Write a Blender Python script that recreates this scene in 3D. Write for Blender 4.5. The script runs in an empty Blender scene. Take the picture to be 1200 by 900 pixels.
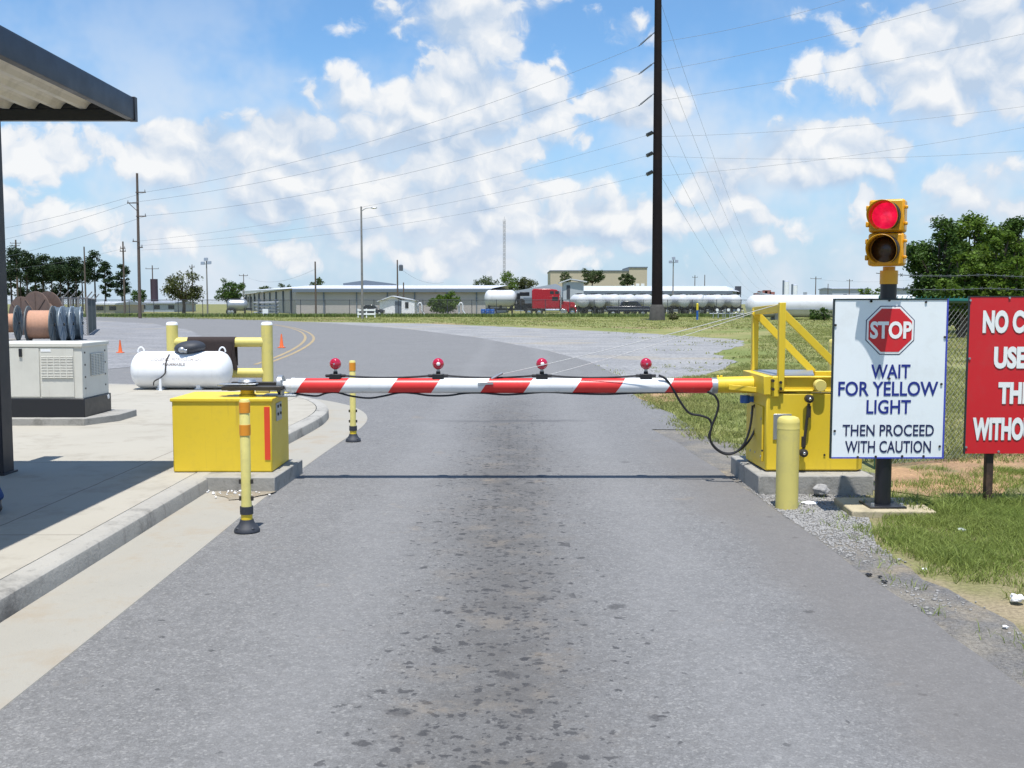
import bpy, bmesh, math, random
import numpy as np
from mathutils import Vector, Matrix, noise
random.seed(7); RNG = np.random.default_rng(11)
R = math.radians
scene = bpy.context.scene
COL = scene.collection

# ------------------------------------------------------------------ camera
H = 1.62; F = 1200.0
TH = math.atan(94 / F); CT, ST = math.cos(TH), math.sin(TH)
cam_d = bpy.data.cameras.new('camera'); cam = bpy.data.objects.new('camera', cam_d); COL.objects.link(cam)
cam_d.sensor_width = 36; cam_d.lens = 36; cam_d.clip_end = 6000; cam_d.clip_start = 0.05
cam.location = (0, 0, H); cam.rotation_euler = (math.pi / 2 - TH, 0, 0)
scene.camera = cam

def ray(u, v):
    a = (u - 600) / F; b = (450 - v) / F
    return a, CT + b * ST, -ST + b * CT
def G(u, v, z=0.0):                     # a point of the level z
    a, y, w = ray(u, v); t = (z - H) / w
    return Vector((a * t, y * t, z))
def P(u, v, d):                         # a point d metres ahead
    a, y, w = ray(u, v); t = d / y
    return Vector((a * t, d, H + w * t))
def PX(u, v, d): return P(u, v, d).x
def PZ(u, v, d): return P(u, v, d).z

# ------------------------------------------------------------------ node helpers
class NT:
    def __init__(s, tree): s.t = tree
    def n(s, typ, props=None, ins=None):
        nd = s.t.nodes.new(typ)
        for k, v in (props or {}).items(): setattr(nd, k, v)
        for k, v in (ins or {}).items(): s.set(nd.inputs[k], v)
        return nd
    def set(s, sock, v):
        if isinstance(v, bpy.types.NodeSocket): s.t.links.new(v, sock)
        elif isinstance(v, (tuple, list)) and len(v) == 3 and sock.type == 'RGBA': sock.default_value = (*v, 1)
        else: sock.default_value = v
    def m(s, op, a, b=0.0, c=0.0, clamp=False):
        nd = s.n('ShaderNodeMath', {'operation': op, 'use_clamp': clamp}, {0: a, 1: b, 2: c}); return nd.outputs[0]
    def mix(s, f, a, b, blend='MIX'):
        nd = s.n('ShaderNodeMix', {'data_type': 'RGBA', 'blend_type': blend}, {0: f, 6: a, 7: b}); return nd.outputs[2]
    def noise(s, vec, scale, detail=4, rough=.55, dist=0.0):
        return s.n('ShaderNodeTexNoise', None, {'Vector': vec, 'Scale': scale, 'Detail': detail, 'Roughness': rough, 'Distortion': dist}).outputs[0]
    def ss(s, x, lo, hi):               # smoothstep
        nd = s.n('ShaderNodeMapRange', {'interpolation_type': 'SMOOTHSTEP'}, {0: x, 1: lo, 2: hi, 3: 0.0, 4: 1.0}); return nd.outputs[0]
    def obj(s): return s.n('ShaderNodeTexCoord').outputs['Object']

MATS = {}
def base_mat(name):
    m = bpy.data.materials.new(name); m.use_nodes = True
    nt = NT(m.node_tree); b = m.node_tree.nodes['Principled BSDF']
    MATS[name] = m
    return m, nt, b
def scale3(c, k): return tuple(min(1, x * k) for x in c)
def paint(name, col, rough=.5, metal=0.0, var=.12, scale=5, dirt=None, amt=.35, bump=0.0, bscale=60, spec=.5, dscale=7, streak=None, chips=None):
    m, nt, b = base_mat(name); o = nt.obj()
    c = nt.mix(nt.noise(o, scale, 6), scale3(col, 1 - var), scale3(col, 1 + var))
    if dirt:
        c = nt.mix(nt.m('MULTIPLY', nt.ss(nt.noise(o, dscale, 9, .7), .47, .68), amt), c, dirt)
    if streak:                              # run-down rust and grime
        so_ = nt.n('ShaderNodeMapping', None, {'Vector': o, 'Scale': (16, 16, .9)}).outputs[0]
        c = nt.mix(nt.m('MULTIPLY', nt.ss(nt.noise(so_, 1.0, 6, .7), .56, .74), streak[1]), c, streak[0])
    if chips:
        c = nt.mix(nt.m('MULTIPLY', nt.ss(nt.noise(o, 34, 6, .75), .665, .70), nt.ss(nt.noise(o, 3.1, 2), .48, .6)), c, chips)
    nt.set(b.inputs['Base Color'], c); b.inputs['Metallic'].default_value = metal
    r = nt.m('MULTIPLY_ADD', nt.noise(o, scale * 3, 4), .25, rough - .12); nt.set(b.inputs['Roughness'], r)
    b.inputs['Specular IOR Level'].default_value = spec
    if bump:
        bp = nt.n('ShaderNodeBump', None, {'Strength': bump, 'Distance': .01, 'Height': nt.noise(o, bscale, 6, .65)})
        nt.set(b.inputs['Normal'], bp.outputs[0])
    return m

# ------------------------------------------------------------------ objects
OFF = {}
def tag(o, label=None, cat=None, group=None, kind=None):
    if label: o['label'] = label
    if cat: o['category'] = cat
    if group: o['group'] = group
    if kind: o['kind'] = kind
    return o
def thing(name, loc, label, cat, group=None):
    o = bpy.data.objects.new(name, None); COL.objects.link(o); o.location = loc; o.empty_display_size = .2
    OFF[o.name] = Vector(loc); return tag(o, label, cat, group)
def kids(o): return [c for c in bpy.data.objects if c.parent == o]
def copy_tree(o, parent=None):
    c = o.copy(); COL.objects.link(c)
    if parent: c.parent = parent
    for k in kids(o): copy_tree(k, c)
    return c

class MB:
    def __init__(s): s.v = []; s.f = []; s.mi = []; s.cur = 0; s.st = []
    def add(s, vs, fs):
        b = len(s.v); s.st.append((b, len(s.f))); s.v += [Vector(v) for v in vs]
        for f in fs: s.f.append([i + b for i in f]); s.mi.append(s.cur)
        return s
    def box(s, x0, x1, y0, y1, z0, z1):
        return s.add([(x0,y0,z0),(x1,y0,z0),(x1,y1,z0),(x0,y1,z0),(x0,y0,z1),(x1,y0,z1),(x1,y1,z1),(x0,y1,z1)],
                     [(3,2,1,0),(4,5,6,7),(0,1,5,4),(1,2,6,5),(2,3,7,6),(3,0,4,7)])
    def bar(s, p0, p1, w, h, up=(0,0,1)):
        p0, p1 = Vector(p0), Vector(p1); d = (p1 - p0).normalized(); u = Vector(up)
        sd = d.cross(u)
        if sd.length < 1e-4: sd = d.cross(Vector((0,1,0)))
        sd.normalize(); u = sd.cross(d); a = sd * w / 2; b = u * h / 2
        vs = [p + k for p in (p0, p1) for k in (-a-b, a-b, a+b, -a+b)]
        return s.add(vs, [(3,2,1,0),(4,5,6,7),(0,1,5,4),(1,2,6,5),(2,3,7,6),(3,0,4,7)])
    def frame(s, d):
        d = Vector(d).normalized(); u = Vector((0,0,1)) if abs(d.z) < .9 else Vector((0,1,0))
        a = d.cross(u).normalized(); return a, a.cross(d)
    def cyl(s, p0, p1, r0, r1=None, n=16, caps=True):
        p0, p1 = Vector(p0), Vector(p1); r1 = r0 if r1 is None else r1
        a, b = s.frame(p1 - p0); vs = []
        for p, r in ((p0, r0), (p1, r1)):
            for i in range(n):
                t = 2 * math.pi * i / n; vs.append(p + (a * math.cos(t) + b * math.sin(t)) * r)
        fs = [(i, (i + 1) % n, n + (i + 1) % n, n + i) for i in range(n)]
        if caps: fs += [tuple(reversed(range(n))), tuple(range(n, 2 * n))]
        return s.add(vs, fs)
    def lathe(s, prof, p0, axis=(0,0,1), n=20, caps=True):
        p0 = Vector(p0); ax = Vector(axis).normalized(); a, b = s.frame(ax); vs = []; k = len(prof)
        for r, h in prof:
            for i in range(n):
                t = 2 * math.pi * i / n; vs.append(p0 + ax * h + (a * math.cos(t) + b * math.sin(t)) * max(r, 1e-4))
        fs = [(j*n+i, j*n+(i+1) % n, (j+1)*n+(i+1) % n, (j+1)*n+i) for j in range(k-1) for i in range(n)]
        if caps: fs += [tuple(reversed(range(n))), tuple(range((k-1)*n, k*n))]
        return s.add(vs, fs)
    def tube(s, pts, r, n=8):
        pts = [Vector(p) for p in pts]; k = len(pts); vs = []
        rs = r if isinstance(r, (list, tuple)) else [r] * k
        ref = None
        for j, p in enumerate(pts):
            d = (pts[min(j+1, k-1)] - pts[max(j-1, 0)]).normalized()
            if ref is None: ref, _ = s.frame(d)
            a = (ref - d * ref.dot(d)).normalized(); b = d.cross(a); ref = a
            for i in range(n):
                t = 2 * math.pi * i / n; vs.append(p + (a * math.cos(t) + b * math.sin(t)) * rs[j])
        fs = [(j*n+i, j*n+(i+1) % n, (j+1)*n+(i+1) % n, (j+1)*n+i) for j in range(k-1) for i in range(n)]
        fs += [tuple(reversed(range(n))), tuple(range((k-1)*n, k*n))]
        return s.add(vs, fs)
    def sphere(s, c, r, nu=16, nv=10):
        c = Vector(c); r = r if isinstance(r, (tuple, list)) else (r, r, r); vs = [c + Vector((0,0,r[2]))]
        for j in range(1, nv):
            ph = math.pi * j / nv
            for i in range(nu):
                t = 2 * math.pi * i / nu
                vs.append(c + Vector((r[0]*math.sin(ph)*math.cos(t), r[1]*math.sin(ph)*math.sin(t), r[2]*math.cos(ph))))
        vs.append(c - Vector((0,0,r[2]))); fs = []
        for i in range(nu): fs.append((0, 1+i, 1+(i+1) % nu))
        for j in range(nv-2):
            for i in range(nu):
                a = 1+j*nu; fs.append((a+i, a+nu+i, a+nu+(i+1) % nu, a+(i+1) % nu))
        a = 1+(nv-2)*nu
        for i in range(nu): fs.append((a+i, len(vs)-1, a+(i+1) % nu))
        return s.add(vs, fs)
    def prism(s, poly, axis, a0, a1):      # poly: 2-D outline in the two other axes
        def mk(p, a):
            return {'x': (a, p[0], p[1]), 'y': (p[0], a, p[1]), 'z': (p[0], p[1], a)}[axis]
        n = len(poly); vs = [mk(p, a0) for p in poly] + [mk(p, a1) for p in poly]
        fs = [(i, (i+1) % n, n+(i+1) % n, n+i) for i in range(n)] + [tuple(reversed(range(n))), tuple(range(n, 2*n))]
        return s.add(vs, fs)
    def each(s, name, mat, parent, **k):       # every shape added becomes a part of its own
        out = []
        for i, (v0, f0) in enumerate(s.st):
            v1, f1 = s.st[i+1] if i+1 < len(s.st) else (len(s.v), len(s.f))
            q = MB(); q.add(s.v[v0:v1], [[j - v0 for j in f] for f in s.f[f0:f1]]); out.append(q.build(name, mat, parent, **k))
        return out
    def build(s, name, mat, parent=None, bevel=0, origin=True, smooth=True, fix=True, seg=2):
        if parent is None:
            if origin:
                xs = [v.x for v in s.v]; ys = [v.y for v in s.v]
                off = Vector(((min(xs)+max(xs))/2, (min(ys)+max(ys))/2, min(v.z for v in s.v)))
            else: off = Vector((0,0,0))
        else: off = OFF[parent.name]
        me = bpy.data.meshes.new(name)
        me.from_pydata([tuple(v - off) for v in s.v], [], s.f)
        for mm in (mat if isinstance(mat, (list, tuple)) else [mat]): me.materials.append(mm)
        if max(s.mi, default=0): me.polygons.foreach_set('material_index', s.mi)
        if fix:
            bm = bmesh.new(); bm.from_mesh(me); bmesh.ops.recalc_face_normals(bm, faces=bm.faces); bm.to_mesh(me); bm.free()
        if smooth: me.shade_smooth(); me.set_sharp_from_angle(angle=R(34))
        o = bpy.data.objects.new(name, me); COL.objects.link(o)
        if parent is None: o.location = off
        else: o.parent = parent
        OFF[o.name] = off
        if bevel:
            bv = o.modifiers.new('bevel', 'BEVEL'); bv.width = bevel; bv.segments = seg; bv.limit_method = 'ANGLE'; bv.angle_limit = R(40); bv.harden_normals = False
        return o

def text_mesh(body, bold=.0, spacing=1.0):
    cu = bpy.data.curves.new('txt', 'FONT'); cu.body = body; cu.size = 1; cu.offset = bold; cu.space_character = spacing; cu.resolution_u = 4
    ob = bpy.data.objects.new('txt', cu); COL.objects.link(ob)
    dg = bpy.context.evaluated_depsgraph_get(); dg.update()
    me = bpy.data.meshes.new_from_object(ob.evaluated_get(dg))
    vs = [v.co.copy() for v in me.vertices]; fs = [tuple(p.vertices) for p in me.polygons]
    bpy.data.objects.remove(ob); bpy.data.curves.remove(cu); bpy.data.meshes.remove(me)
    return vs, fs
def text_fit(mb, body, x0, x1, z0, z1, fn, bold=.03, spacing=1.0):
    """lettering whose bounding box fills x0..x1, z0..z1; fn maps (x, z) to the surface"""
    vs, fs = text_mesh(body, bold, spacing)
    ax = min(v.x for v in vs); bx = max(v.x for v in vs); ay = min(v.y for v in vs); by = max(v.y for v in vs)
    mb.add([fn(x0 + (v.x-ax)/(bx-ax)*(x1-x0), z0 + (v.y-ay)/(by-ay)*(z1-z0)) for v in vs], fs)

def np_mesh(name, verts, faces_flat, nper, mat, parent=None, off=(0,0,0)):
    me = bpy.data.meshes.new(name); nv = len(verts); nf = len(faces_flat) // nper
    me.vertices.add(nv); me.vertices.foreach_set('co', np.asarray(verts, dtype=np.float32).ravel())
    me.loops.add(nf * nper); me.loops.foreach_set('vertex_index', np.asarray(faces_flat, dtype=np.int32))
    me.polygons.add(nf); me.polygons.foreach_set('loop_start', np.arange(0, nf*nper, nper, dtype=np.int32))
    try: me.polygons.foreach_set('loop_total', np.full(nf, nper, dtype=np.int32))
    except Exception: pass
    me.update(calc_edges=True); me.materials.append(mat)
    o = bpy.data.objects.new(name, me); COL.objects.link(o)
    if parent: o.parent = parent
    else: o.location = off
    OFF[o.name] = Vector(off)
    return o

def sheet(name, poly, z, mat, jit=0.0, step=None, kind='structure'):
    """a flat ground sheet with an uneven outline"""
    pts = []
    n = len(poly)
    for i in range(n):
        a = Vector((*poly[i][:2], 0)); b = Vector((*poly[(i+1) % n][:2], 0)); L = (b - a).length
        st = step or L + 1; k = max(1, int(L / st))
        for j in range(k):
            p = a.lerp(b, j / k)
            if jit:
                q = p * .9; p = p + Vector((noise.noise(q + Vector((0,0,3.1))), noise.noise(q + Vector((9,4,7.7))), 0)) * jit * 1.3
                q = p * 5; p = p + Vector((noise.noise(q), noise.noise(q + Vector((5,5,5))), 0)) * jit * .5
            pts.append((p.x, p.y, z))
    bm = bmesh.new(); vs = [bm.verts.new(p) for p in pts]
    es = [bm.edges.new((vs[i], vs[(i+1) % len(vs)])) for i in range(len(vs))]
    bmesh.ops.triangle_fill(bm, edges=es, use_beauty=True)
    for f in bm.faces:
        f.normal_update()
        if f.normal.z < 0: f.normal_flip()
    me = bpy.data.meshes.new(name); bm.to_mesh(me); bm.free(); me.materials.append(mat)
    o = bpy.data.objects.new(name, me); COL.objects.link(o); o['kind'] = kind
    return o
# ------------------------------------------------------------------ materials
YEL = paint('yellow paint', (.74, .53, .030), .45, var=.04, scale=2, dirt=(.50, .36, .06), amt=.14, dscale=9, streak=((.36, .24, .05), .38), chips=(.14, .075, .03))
YELP = paint('pale yellow paint', (.66, .56, .16), .5, var=.07, scale=4, dirt=(.44, .38, .18), amt=.35, dscale=6, streak=((.42, .36, .16), .4), chips=(.30, .27, .2))
YELP2 = paint('chalky yellow paint', (.66, .58, .19), .5, var=.08, scale=6, dirt=(.36, .30, .12), amt=.3)
WHITE = paint('white paint', (.80, .81, .82), .38, var=.03, dirt=(.45, .42, .36), amt=.12, dscale=3, streak=((.5, .47, .40), .25))
OFFW = paint('beige enamel', (.60, .59, .53), .45, var=.04, dirt=(.4, .38, .33), amt=.15, dscale=3, streak=((.42, .38, .30), .3))
BLACK = paint('black paint', (.012, .013, .017), .38, var=.2)
RUBBER = paint('black rubber', (.030, .034, .044), .62, var=.3)
CHAR = paint('charcoal steel', (.016, .019, .026), .42, var=.15, scale=2)
COLM = paint('dark column paint', (.018, .018, .026), .45, var=.15, scale=2)
SOFFIT = paint('cream ribbed deck', (.80, .75, .65), .5, var=.08, scale=3, dirt=(.35, .31, .24), amt=.3)
STEEL = paint('galvanised steel', (.42, .44, .46), .42, .75, var=.18, scale=18)
DSTEEL = paint('dark greasy steel', (.055, .05, .045), .5, .5, var=.3, scale=20)
CHROME = paint('polished metal', (.7, .71, .72), .2, 1.0, var=.05)
CONC = paint('pale concrete', (.47, .45, .395), .85, var=.08, scale=1.2, dirt=(.33, .305, .25), amt=.5, bump=.25, bscale=90, dscale=2.3)
PADC = paint('grey concrete', (.31, .30, .275), .88, var=.16, scale=5, dirt=(.15, .145, .13), amt=.65, bump=.5, bscale=50, dscale=6)
KERBC = paint('kerb concrete', (.355, .34, .305), .88, var=.16, scale=2.5, dirt=(.105, .10, .092), amt=.85, bump=.6, bscale=40, dscale=1.7, streak=((.13, .125, .115), .6))
GUTC = paint('gutter concrete', (.325, .308, .266), .9, var=.10, scale=1.6, dirt=(.30, .245, .175), amt=.6, bump=.35, bscale=80, dscale=1.6, streak=((.22, .20, .165), .35))
RED = paint('red sign paint', (.62, .014, .024), .38, var=.09, scale=2.5, dirt=(.42, .06, .06), amt=.25, dscale=5)
REDREF = paint('red reflective tape', (.70, .06, .02), .4, var=.06)
ORREF = paint('orange reflective tape', (.72, .27, .02), .4, var=.08)
ORANGE = paint('orange plastic', (.80, .14, .03), .5, var=.06)
SIGNW = paint('white sign face', (.82, .855, .865), .32, var=.025, scale=2.5, dirt=(.55, .54, .5), amt=.16, dscale=4, streak=((.55, .54, .5), .12))
LETW = paint('white lettering', (.86, .86, .84), .4, var=.02)
LETB = paint('blue lettering', (.012, .025, .22), .4, var=.03)
LETN = paint('navy lettering', (.012, .018, .085), .4, var=.03)
LETD = paint('grey lettering', (.25, .22, .2), .5, var=.03)
SIGBLK = paint('dark sign edge', (.016, .03, .035), .5)
SIGBLU = paint('blue sign edge', (.05, .07, .42), .5)
SIGYEL = paint('signal yellow', (.74, .34, .008), .35, var=.05)
AMBERD = paint('unlit amber lens', (.045, .022, .010), .2, var=.6, scale=22)
INK = paint('visor inside', (.008, .008, .01), .6)
CABLE = paint('black cable', (.012, .012, .014), .5)
COPPER = paint('copper winding', (.52, .30, .20), .55, var=.12, scale=9)
FLANGE = paint('weathered reel flange', (.10, .12, .125), .7, var=.3, scale=3, dirt=(.2, .15, .1), amt=.4)
WRAP = paint('blue grey wrap', (.17, .22, .26), .45, var=.25, scale=3, dirt=(.36, .40, .44), amt=.5)
BROWNR = paint('rusty brown flange', (.13, .085, .065), .75, var=.35, scale=4, dirt=(.06, .05, .05), amt=.5)
MATB = paint('brown carpet', (.035, .024, .022), .95, var=.25, scale=30, bump=.5, bscale=150)
RUSTP = paint('brown post', (.045, .026, .018), .7, var=.4, scale=18, dirt=(.16, .09, .05), amt=.6)
BLUEP = paint('blue plastic', (.02, .10, .36), .35)
WOOD = paint('weathered pole wood', (.11, .085, .068), .9, var=.3, scale=7, bump=.5, bscale=25)
LWOOD = paint('grey pole', (.22, .21, .20), .7, var=.2, scale=5)
POLEB = paint('weathering steel pole', (.010, .007, .008), .8, var=.35, scale=1.2, dirt=(.02, .012, .010), amt=.5, dscale=1, spec=.2)
POLEBASE = paint('mottled footing', (.075, .07, .065), .9, var=.5, scale=3)
CERAM = paint('grey insulator', (.10, .11, .13), .35)
WALLB = paint('beige metal siding', (.43, .395, .375), .6, var=.05, scale=.4)
WALLG = paint('pale grey siding', (.40, .43, .47), .55, var=.05, scale=.5)
WALLT = paint('tan wall', (.46, .40, .29), .7, var=.06, scale=.4)
TRIMD = paint('dark trim', (.05, .055, .07), .6)
TRIMG = paint('grey blue trim', (.13, .16, .20), .5)
ROOFW = paint('white metal roof', (.56, .58, .61), .4, var=.05, scale=.6)
ROOFG = paint('grey metal roof', (.34, .37, .42), .45, var=.06, scale=.6)
TRUCKR = paint('red truck paint', (.36, .010, .022), .25, var=.06, scale=2)
NAVY = paint('navy car paint', (.012, .016, .035), .22, var=.1)
SILVER = paint('silver paint', (.42, .44, .46), .35, .5)
TYRE = paint('tyre', (.016, .016, .017), .8)
TANKW = paint('white tank paint', (.56, .57, .585), .4, var=.05, scale=1, dirt=(.3, .29, .27), amt=.3, dscale=1.5)
GREENV = paint('green vinyl', (.010, .095, .07), .4)
MESHG = paint('galvanised mesh wire', (.11, .125, .115), .5, .3)
MESHF = paint('far mesh wire', (.13, .135, .13), .6, .2)
SKIN = paint('skin', (.42, .24, .16), .5, var=.05)
DENIM = paint('blue denim', (.03, .07, .19), .85, var=.25, scale=30, bump=.3, bscale=200)
SHIRT = paint('grey shirt', (.30, .31, .33), .85, var=.1, scale=12)
BOOT = paint('brown leather boot', (.04, .03, .024), .6, var=.25, scale=20)
HAIR = paint('dark hair', (.02, .014, .010), .6, var=.3, scale=60)
PAPER = paint('white paper', (.80, .80, .79), .7)
STONE = paint('grey stone', (.30, .295, .29), .9, var=.35, scale=9)
GLASSD = paint('dark window glass', (.02, .025, .03), .08)

def m_lamp(name, col, emit, e):
    m, nt, b = base_mat(name); nt.set(b.inputs['Base Color'], (*col, 1)); b.inputs['Roughness'].default_value = .12
    o = nt.obj(); k = nt.ss(nt.noise(o, 14, 2), .3, .75)
    nt.set(b.inputs['Emission Color'], nt.mix(k, scale3(emit, .55), emit)); b.inputs['Emission Strength'].default_value = e
    return m
REDLIT = m_lamp('lit red lens', (.5, .01, .05), (1, .012, .075), .62)
m, nt, b = base_mat('red lamp lens'); nt.set(b.inputs['Base Color'], nt.mix(nt.noise(nt.obj(), 60, 2), (.34, .004, .02), (.55, .01, .05))); b.inputs['Roughness'].default_value = .1
b.inputs['Coat Weight'].default_value = 1; REDLENS = m

# striped arm
m, nt, b = base_mat('red and white stripes'); o = nt.obj()
sx = nt.n('ShaderNodeSeparateXYZ', None, {0: o})
ph = nt.m('MULTIPLY_ADD', sx.outputs[2], -.68, sx.outputs[0]); ph = nt.m('ADD', ph, 20 * .825 + .245)
fr = nt.m('FRACT', nt.m('DIVIDE', ph, .825)); k = nt.m('LESS_THAN', fr, .47)
rc = nt.mix(nt.noise(o, 7, 5), (.58, .022, .022), (.72, .04, .035)); wc = nt.mix(nt.noise(o, 6, 5), (.66, .68, .70), (.82, .83, .84))
c = nt.mix(k, wc, rc)
c = nt.mix(nt.m('MULTIPLY', nt.ss(nt.noise(o, 16, 8, .7), .58, .74), .45), c, (.22, .19, .18))
nt.set(b.inputs['Base Color'], c); b.inputs['Roughness'].default_value = .38; STRIPE = m

# asphalt
def asphalt(name, stains):
    m, nt, b = base_mat(name); o = nt.obj(); s = nt.n('ShaderNodeSeparateXYZ', None, {0: o}); x, y = s.outputs[0], s.outputs[1]
    big = nt.noise(o, .35, 5, .6); mid = nt.noise(o, 2.3, 6, .65); fine = nt.noise(o, 70, 3, .75); agg = nt.noise(o, 160, 2, .8)
    c = nt.mix(big, (.147, .146, .145), (.183, .182, .181))
    c = nt.mix(nt.m('MULTIPLY', nt.ss(mid, .4, .75), .35), c, (.208, .206, .203))
    k = nt.m('ADD', nt.m('MULTIPLY', nt.m('SUBTRACT', fine, .5), .95), 1.0)
    k2 = nt.m('ADD', nt.m('MULTIPLY', nt.m('SUBTRACT', agg, .5), 1.35), 1.0)
    c = nt.mix(1.0, c, nt.n('ShaderNodeCombineColor', None, {0: k, 1: k, 2: k}).outputs[0], 'MULTIPLY')
    c = nt.mix(1.0, c, nt.n('ShaderNodeCombineColor', None, {0: k2, 1: k2, 2: k2}).outputs[0], 'MULTIPLY')
    g3 = nt.noise(o, 24, 4, .7); k3 = nt.m('ADD', nt.m('MULTIPLY', nt.m('SUBTRACT', g3, .5), .95), 1.0)
    c = nt.mix(1.0, c, nt.n('ShaderNodeCombineColor', None, {0: k3, 1: k3, 2: k3}).outputs[0], 'MULTIPLY')
    vor = nt.n('ShaderNodeTexVoronoi', {'feature': 'F1'}, {'Vector': o, 'Scale': 95.0})
    c = nt.mix(nt.m('MULTIPLY', nt.m('LESS_THAN', nt.n('ShaderNodeSeparateColor', None, {0: vor.outputs['Color']}).outputs[0], .08), .38), c, (.34, .335, .32))
    if stains:
        # wheel tracks and the oily middle of the lane
        xw = nt.m('ADD', x, nt.m('MULTIPLY', nt.m('SUBTRACT', nt.noise(o, .5, 2), .5), .5))
        mid_m = nt.m('POWER', 2.718, nt.m('MULTIPLY', nt.m('POWER', nt.m('ABSOLUTE', nt.m('ADD', xw, .05)), 2.0), -5.5))
        fade = nt.ss(y, 24.0, 9.0)
        mm = nt.m('MULTIPLY', mid_m, fade)
        c = nt.mix(nt.m('MULTIPLY', mm, nt.m('MULTIPLY_ADD', nt.ss(mid, .3, .7), .36, .42)), c, (.078, .073, .068))
        c = nt.mix(nt.m('MULTIPLY', mm, nt.m('MULTIPLY', nt.ss(nt.noise(o, 3.1, 6, .7), .5, .68), .5)), c, (.21, .18, .145))
        for sc, rad, dens, dk in ((10.0, .36, .28, .75), (5.0, .30, .12, .6), (19.0, .42, .42, .75), (32.0, .42, .45, .65)):
            ov = nt.n('ShaderNodeVectorMath', {'operation': 'ADD'}, {0: o, 1: nt.n('ShaderNodeVectorMath', {'operation': 'SCALE'}, {0: nt.n('ShaderNodeTexNoise', None, {'Vector': o, 'Scale': 17.0, 'Detail': 5.0, 'Roughness': .65}).outputs[1], 'Scale': .095}).outputs[0]}).outputs[0]
            v = nt.n('ShaderNodeTexVoronoi', {'feature': 'F1', 'voronoi_dimensions': '2D'}, {'Vector': ov, 'Scale': sc, 'Randomness': 1.0})
            cs = nt.n('ShaderNodeSeparateColor', None, {0: v.outputs['Color']})
            thr = nt.m('MULTIPLY', cs.outputs[1], rad)
            spot = nt.ss(nt.m('SUBTRACT', thr, v.outputs['Distance']), -.05, .11)
            dm = nt.m('LESS_THAN', cs.outputs[0], nt.m('MULTIPLY', nt.m('MULTIPLY_ADD', mid_m, 1.0, .012), dens))
            c = nt.mix(nt.m('MULTIPLY', nt.m('MULTIPLY', spot, dm), nt.m('MULTIPLY', dk, nt.ss(y, 22.0, 12.0))), c, (.040, .040, .043))
        wt_ = nt.ss(nt.m('ABSOLUTE', nt.m('SUBTRACT', nt.m('ABSOLUTE', xw), .95)), .42, .05)
        c = nt.mix(nt.m('MULTIPLY', wt_, .22), c, (.235, .234, .232))
        # tan dust
        c = nt.mix(nt.m('MULTIPLY', nt.ss(nt.noise(o, 1.7, 6, .65), .62, .72), .45), c, (.25, .205, .155))
        # smoother brownish strip by the right edge
        rg = nt.m('MULTIPLY', nt.ss(nt.m('ADD', x, nt.m('MULTIPLY', nt.m('SUBTRACT', nt.noise(o, 1.1, 4), .5), .7)), 1.25, 1.75), nt.ss(y, 15.0, 9.0))
        c = nt.mix(nt.m('MULTIPLY', rg, .60), c, nt.mix(mid, (.135, .128, .122), (.165, .152, .140)))
        # dark transverse seam
        ys = nt.m('ADD', y, nt.m('MULTIPLY', nt.m('SUBTRACT', nt.noise(o, 1.6, 5), .5), .7))
        sm = nt.m('MULTIPLY', nt.ss(nt.m('ABSOLUTE', nt.m('SUBTRACT', ys, 14.0)), .22, .03), nt.m('MULTIPLY', nt.ss(x, -1.4, -.3), nt.ss(x, 1.4, .4)))
        c = nt.mix(nt.m('MULTIPLY', sm, .5), c, (.06, .06, .065))
    nt.set(b.inputs['Base Color'], c); b.inputs['Roughness'].default_value = .86; b.inputs['Specular IOR Level'].default_value = .35
    hsum = nt.m('ADD', nt.m('MULTIPLY', fine, .6), agg)
    bp = nt.n('ShaderNodeBump', None, {'Strength': .55, 'Distance': .006, 'Height': hsum}); nt.set(b.inputs['Normal'], bp.outputs[0])
    return m
ASPH = asphalt('asphalt', True); ASPH2 = asphalt('old asphalt', False)

def ground_mat(name, cols, scale, fine, bump=.6, fcontrast=.8):
    m, nt, b = base_mat(name); o = nt.obj()
    c = nt.mix(nt.ss(nt.noise(o, scale, 7, .62), .36, .64), cols[0], cols[1])
    if len(cols) > 2: c = nt.mix(nt.ss(nt.noise(o, scale * .37, 6, .6), .54, .66), c, cols[2])
    f = nt.noise(o, fine, 3, .75); k = nt.m('ADD', nt.m('MULTIPLY', nt.m('SUBTRACT', f, .5), fcontrast * 2), 1.0)
    c = nt.mix(1.0, c, nt.n('ShaderNodeCombineColor', None, {0: k, 1: k, 2: k}).outputs[0], 'MULTIPLY')
    nt.set(b.inputs['Base Color'], c); b.inputs['Roughness'].default_value = .95; b.inputs['Specular IOR Level'].default_value = .15
    bp = nt.n('ShaderNodeBump', None, {'Strength': bump, 'Distance': .03, 'Height': f}); nt.set(b.inputs['Normal'], bp.outputs[0])
    return m
GRASSG = ground_mat('grass ground', [(.155, .185, .058), (.25, .235, .10), (.27, .205, .12)], .22, 9, .6, .5)
NEARG = ground_mat('thin turf soil', [(.25, .215, .125), (.19, .185, .08), (.28, .23, .15)], 1.6, 40)
DIRT = ground_mat('orange dirt', [(.40, .255, .145), (.31, .20, .12), (.20, .17, .09)], 1.7, 35)
GRAVY = ground_mat('dull gravel', [(.20,.203,.212), (.25,.25,.255), (.26,.245,.22)], .5, 9, 1.0, .9)
GRAV = ground_mat('grey gravel', [(.225, .227, .232), (.285, .284, .282), (.29, .268, .232)], .5, 9, 1.0, 1.0)
SHLD = ground_mat('dirty gravel', [(.29, .265, .225), (.20, .195, .19), (.35, .295, .215)], 2.4, 60, 1.0, .9)

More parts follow.
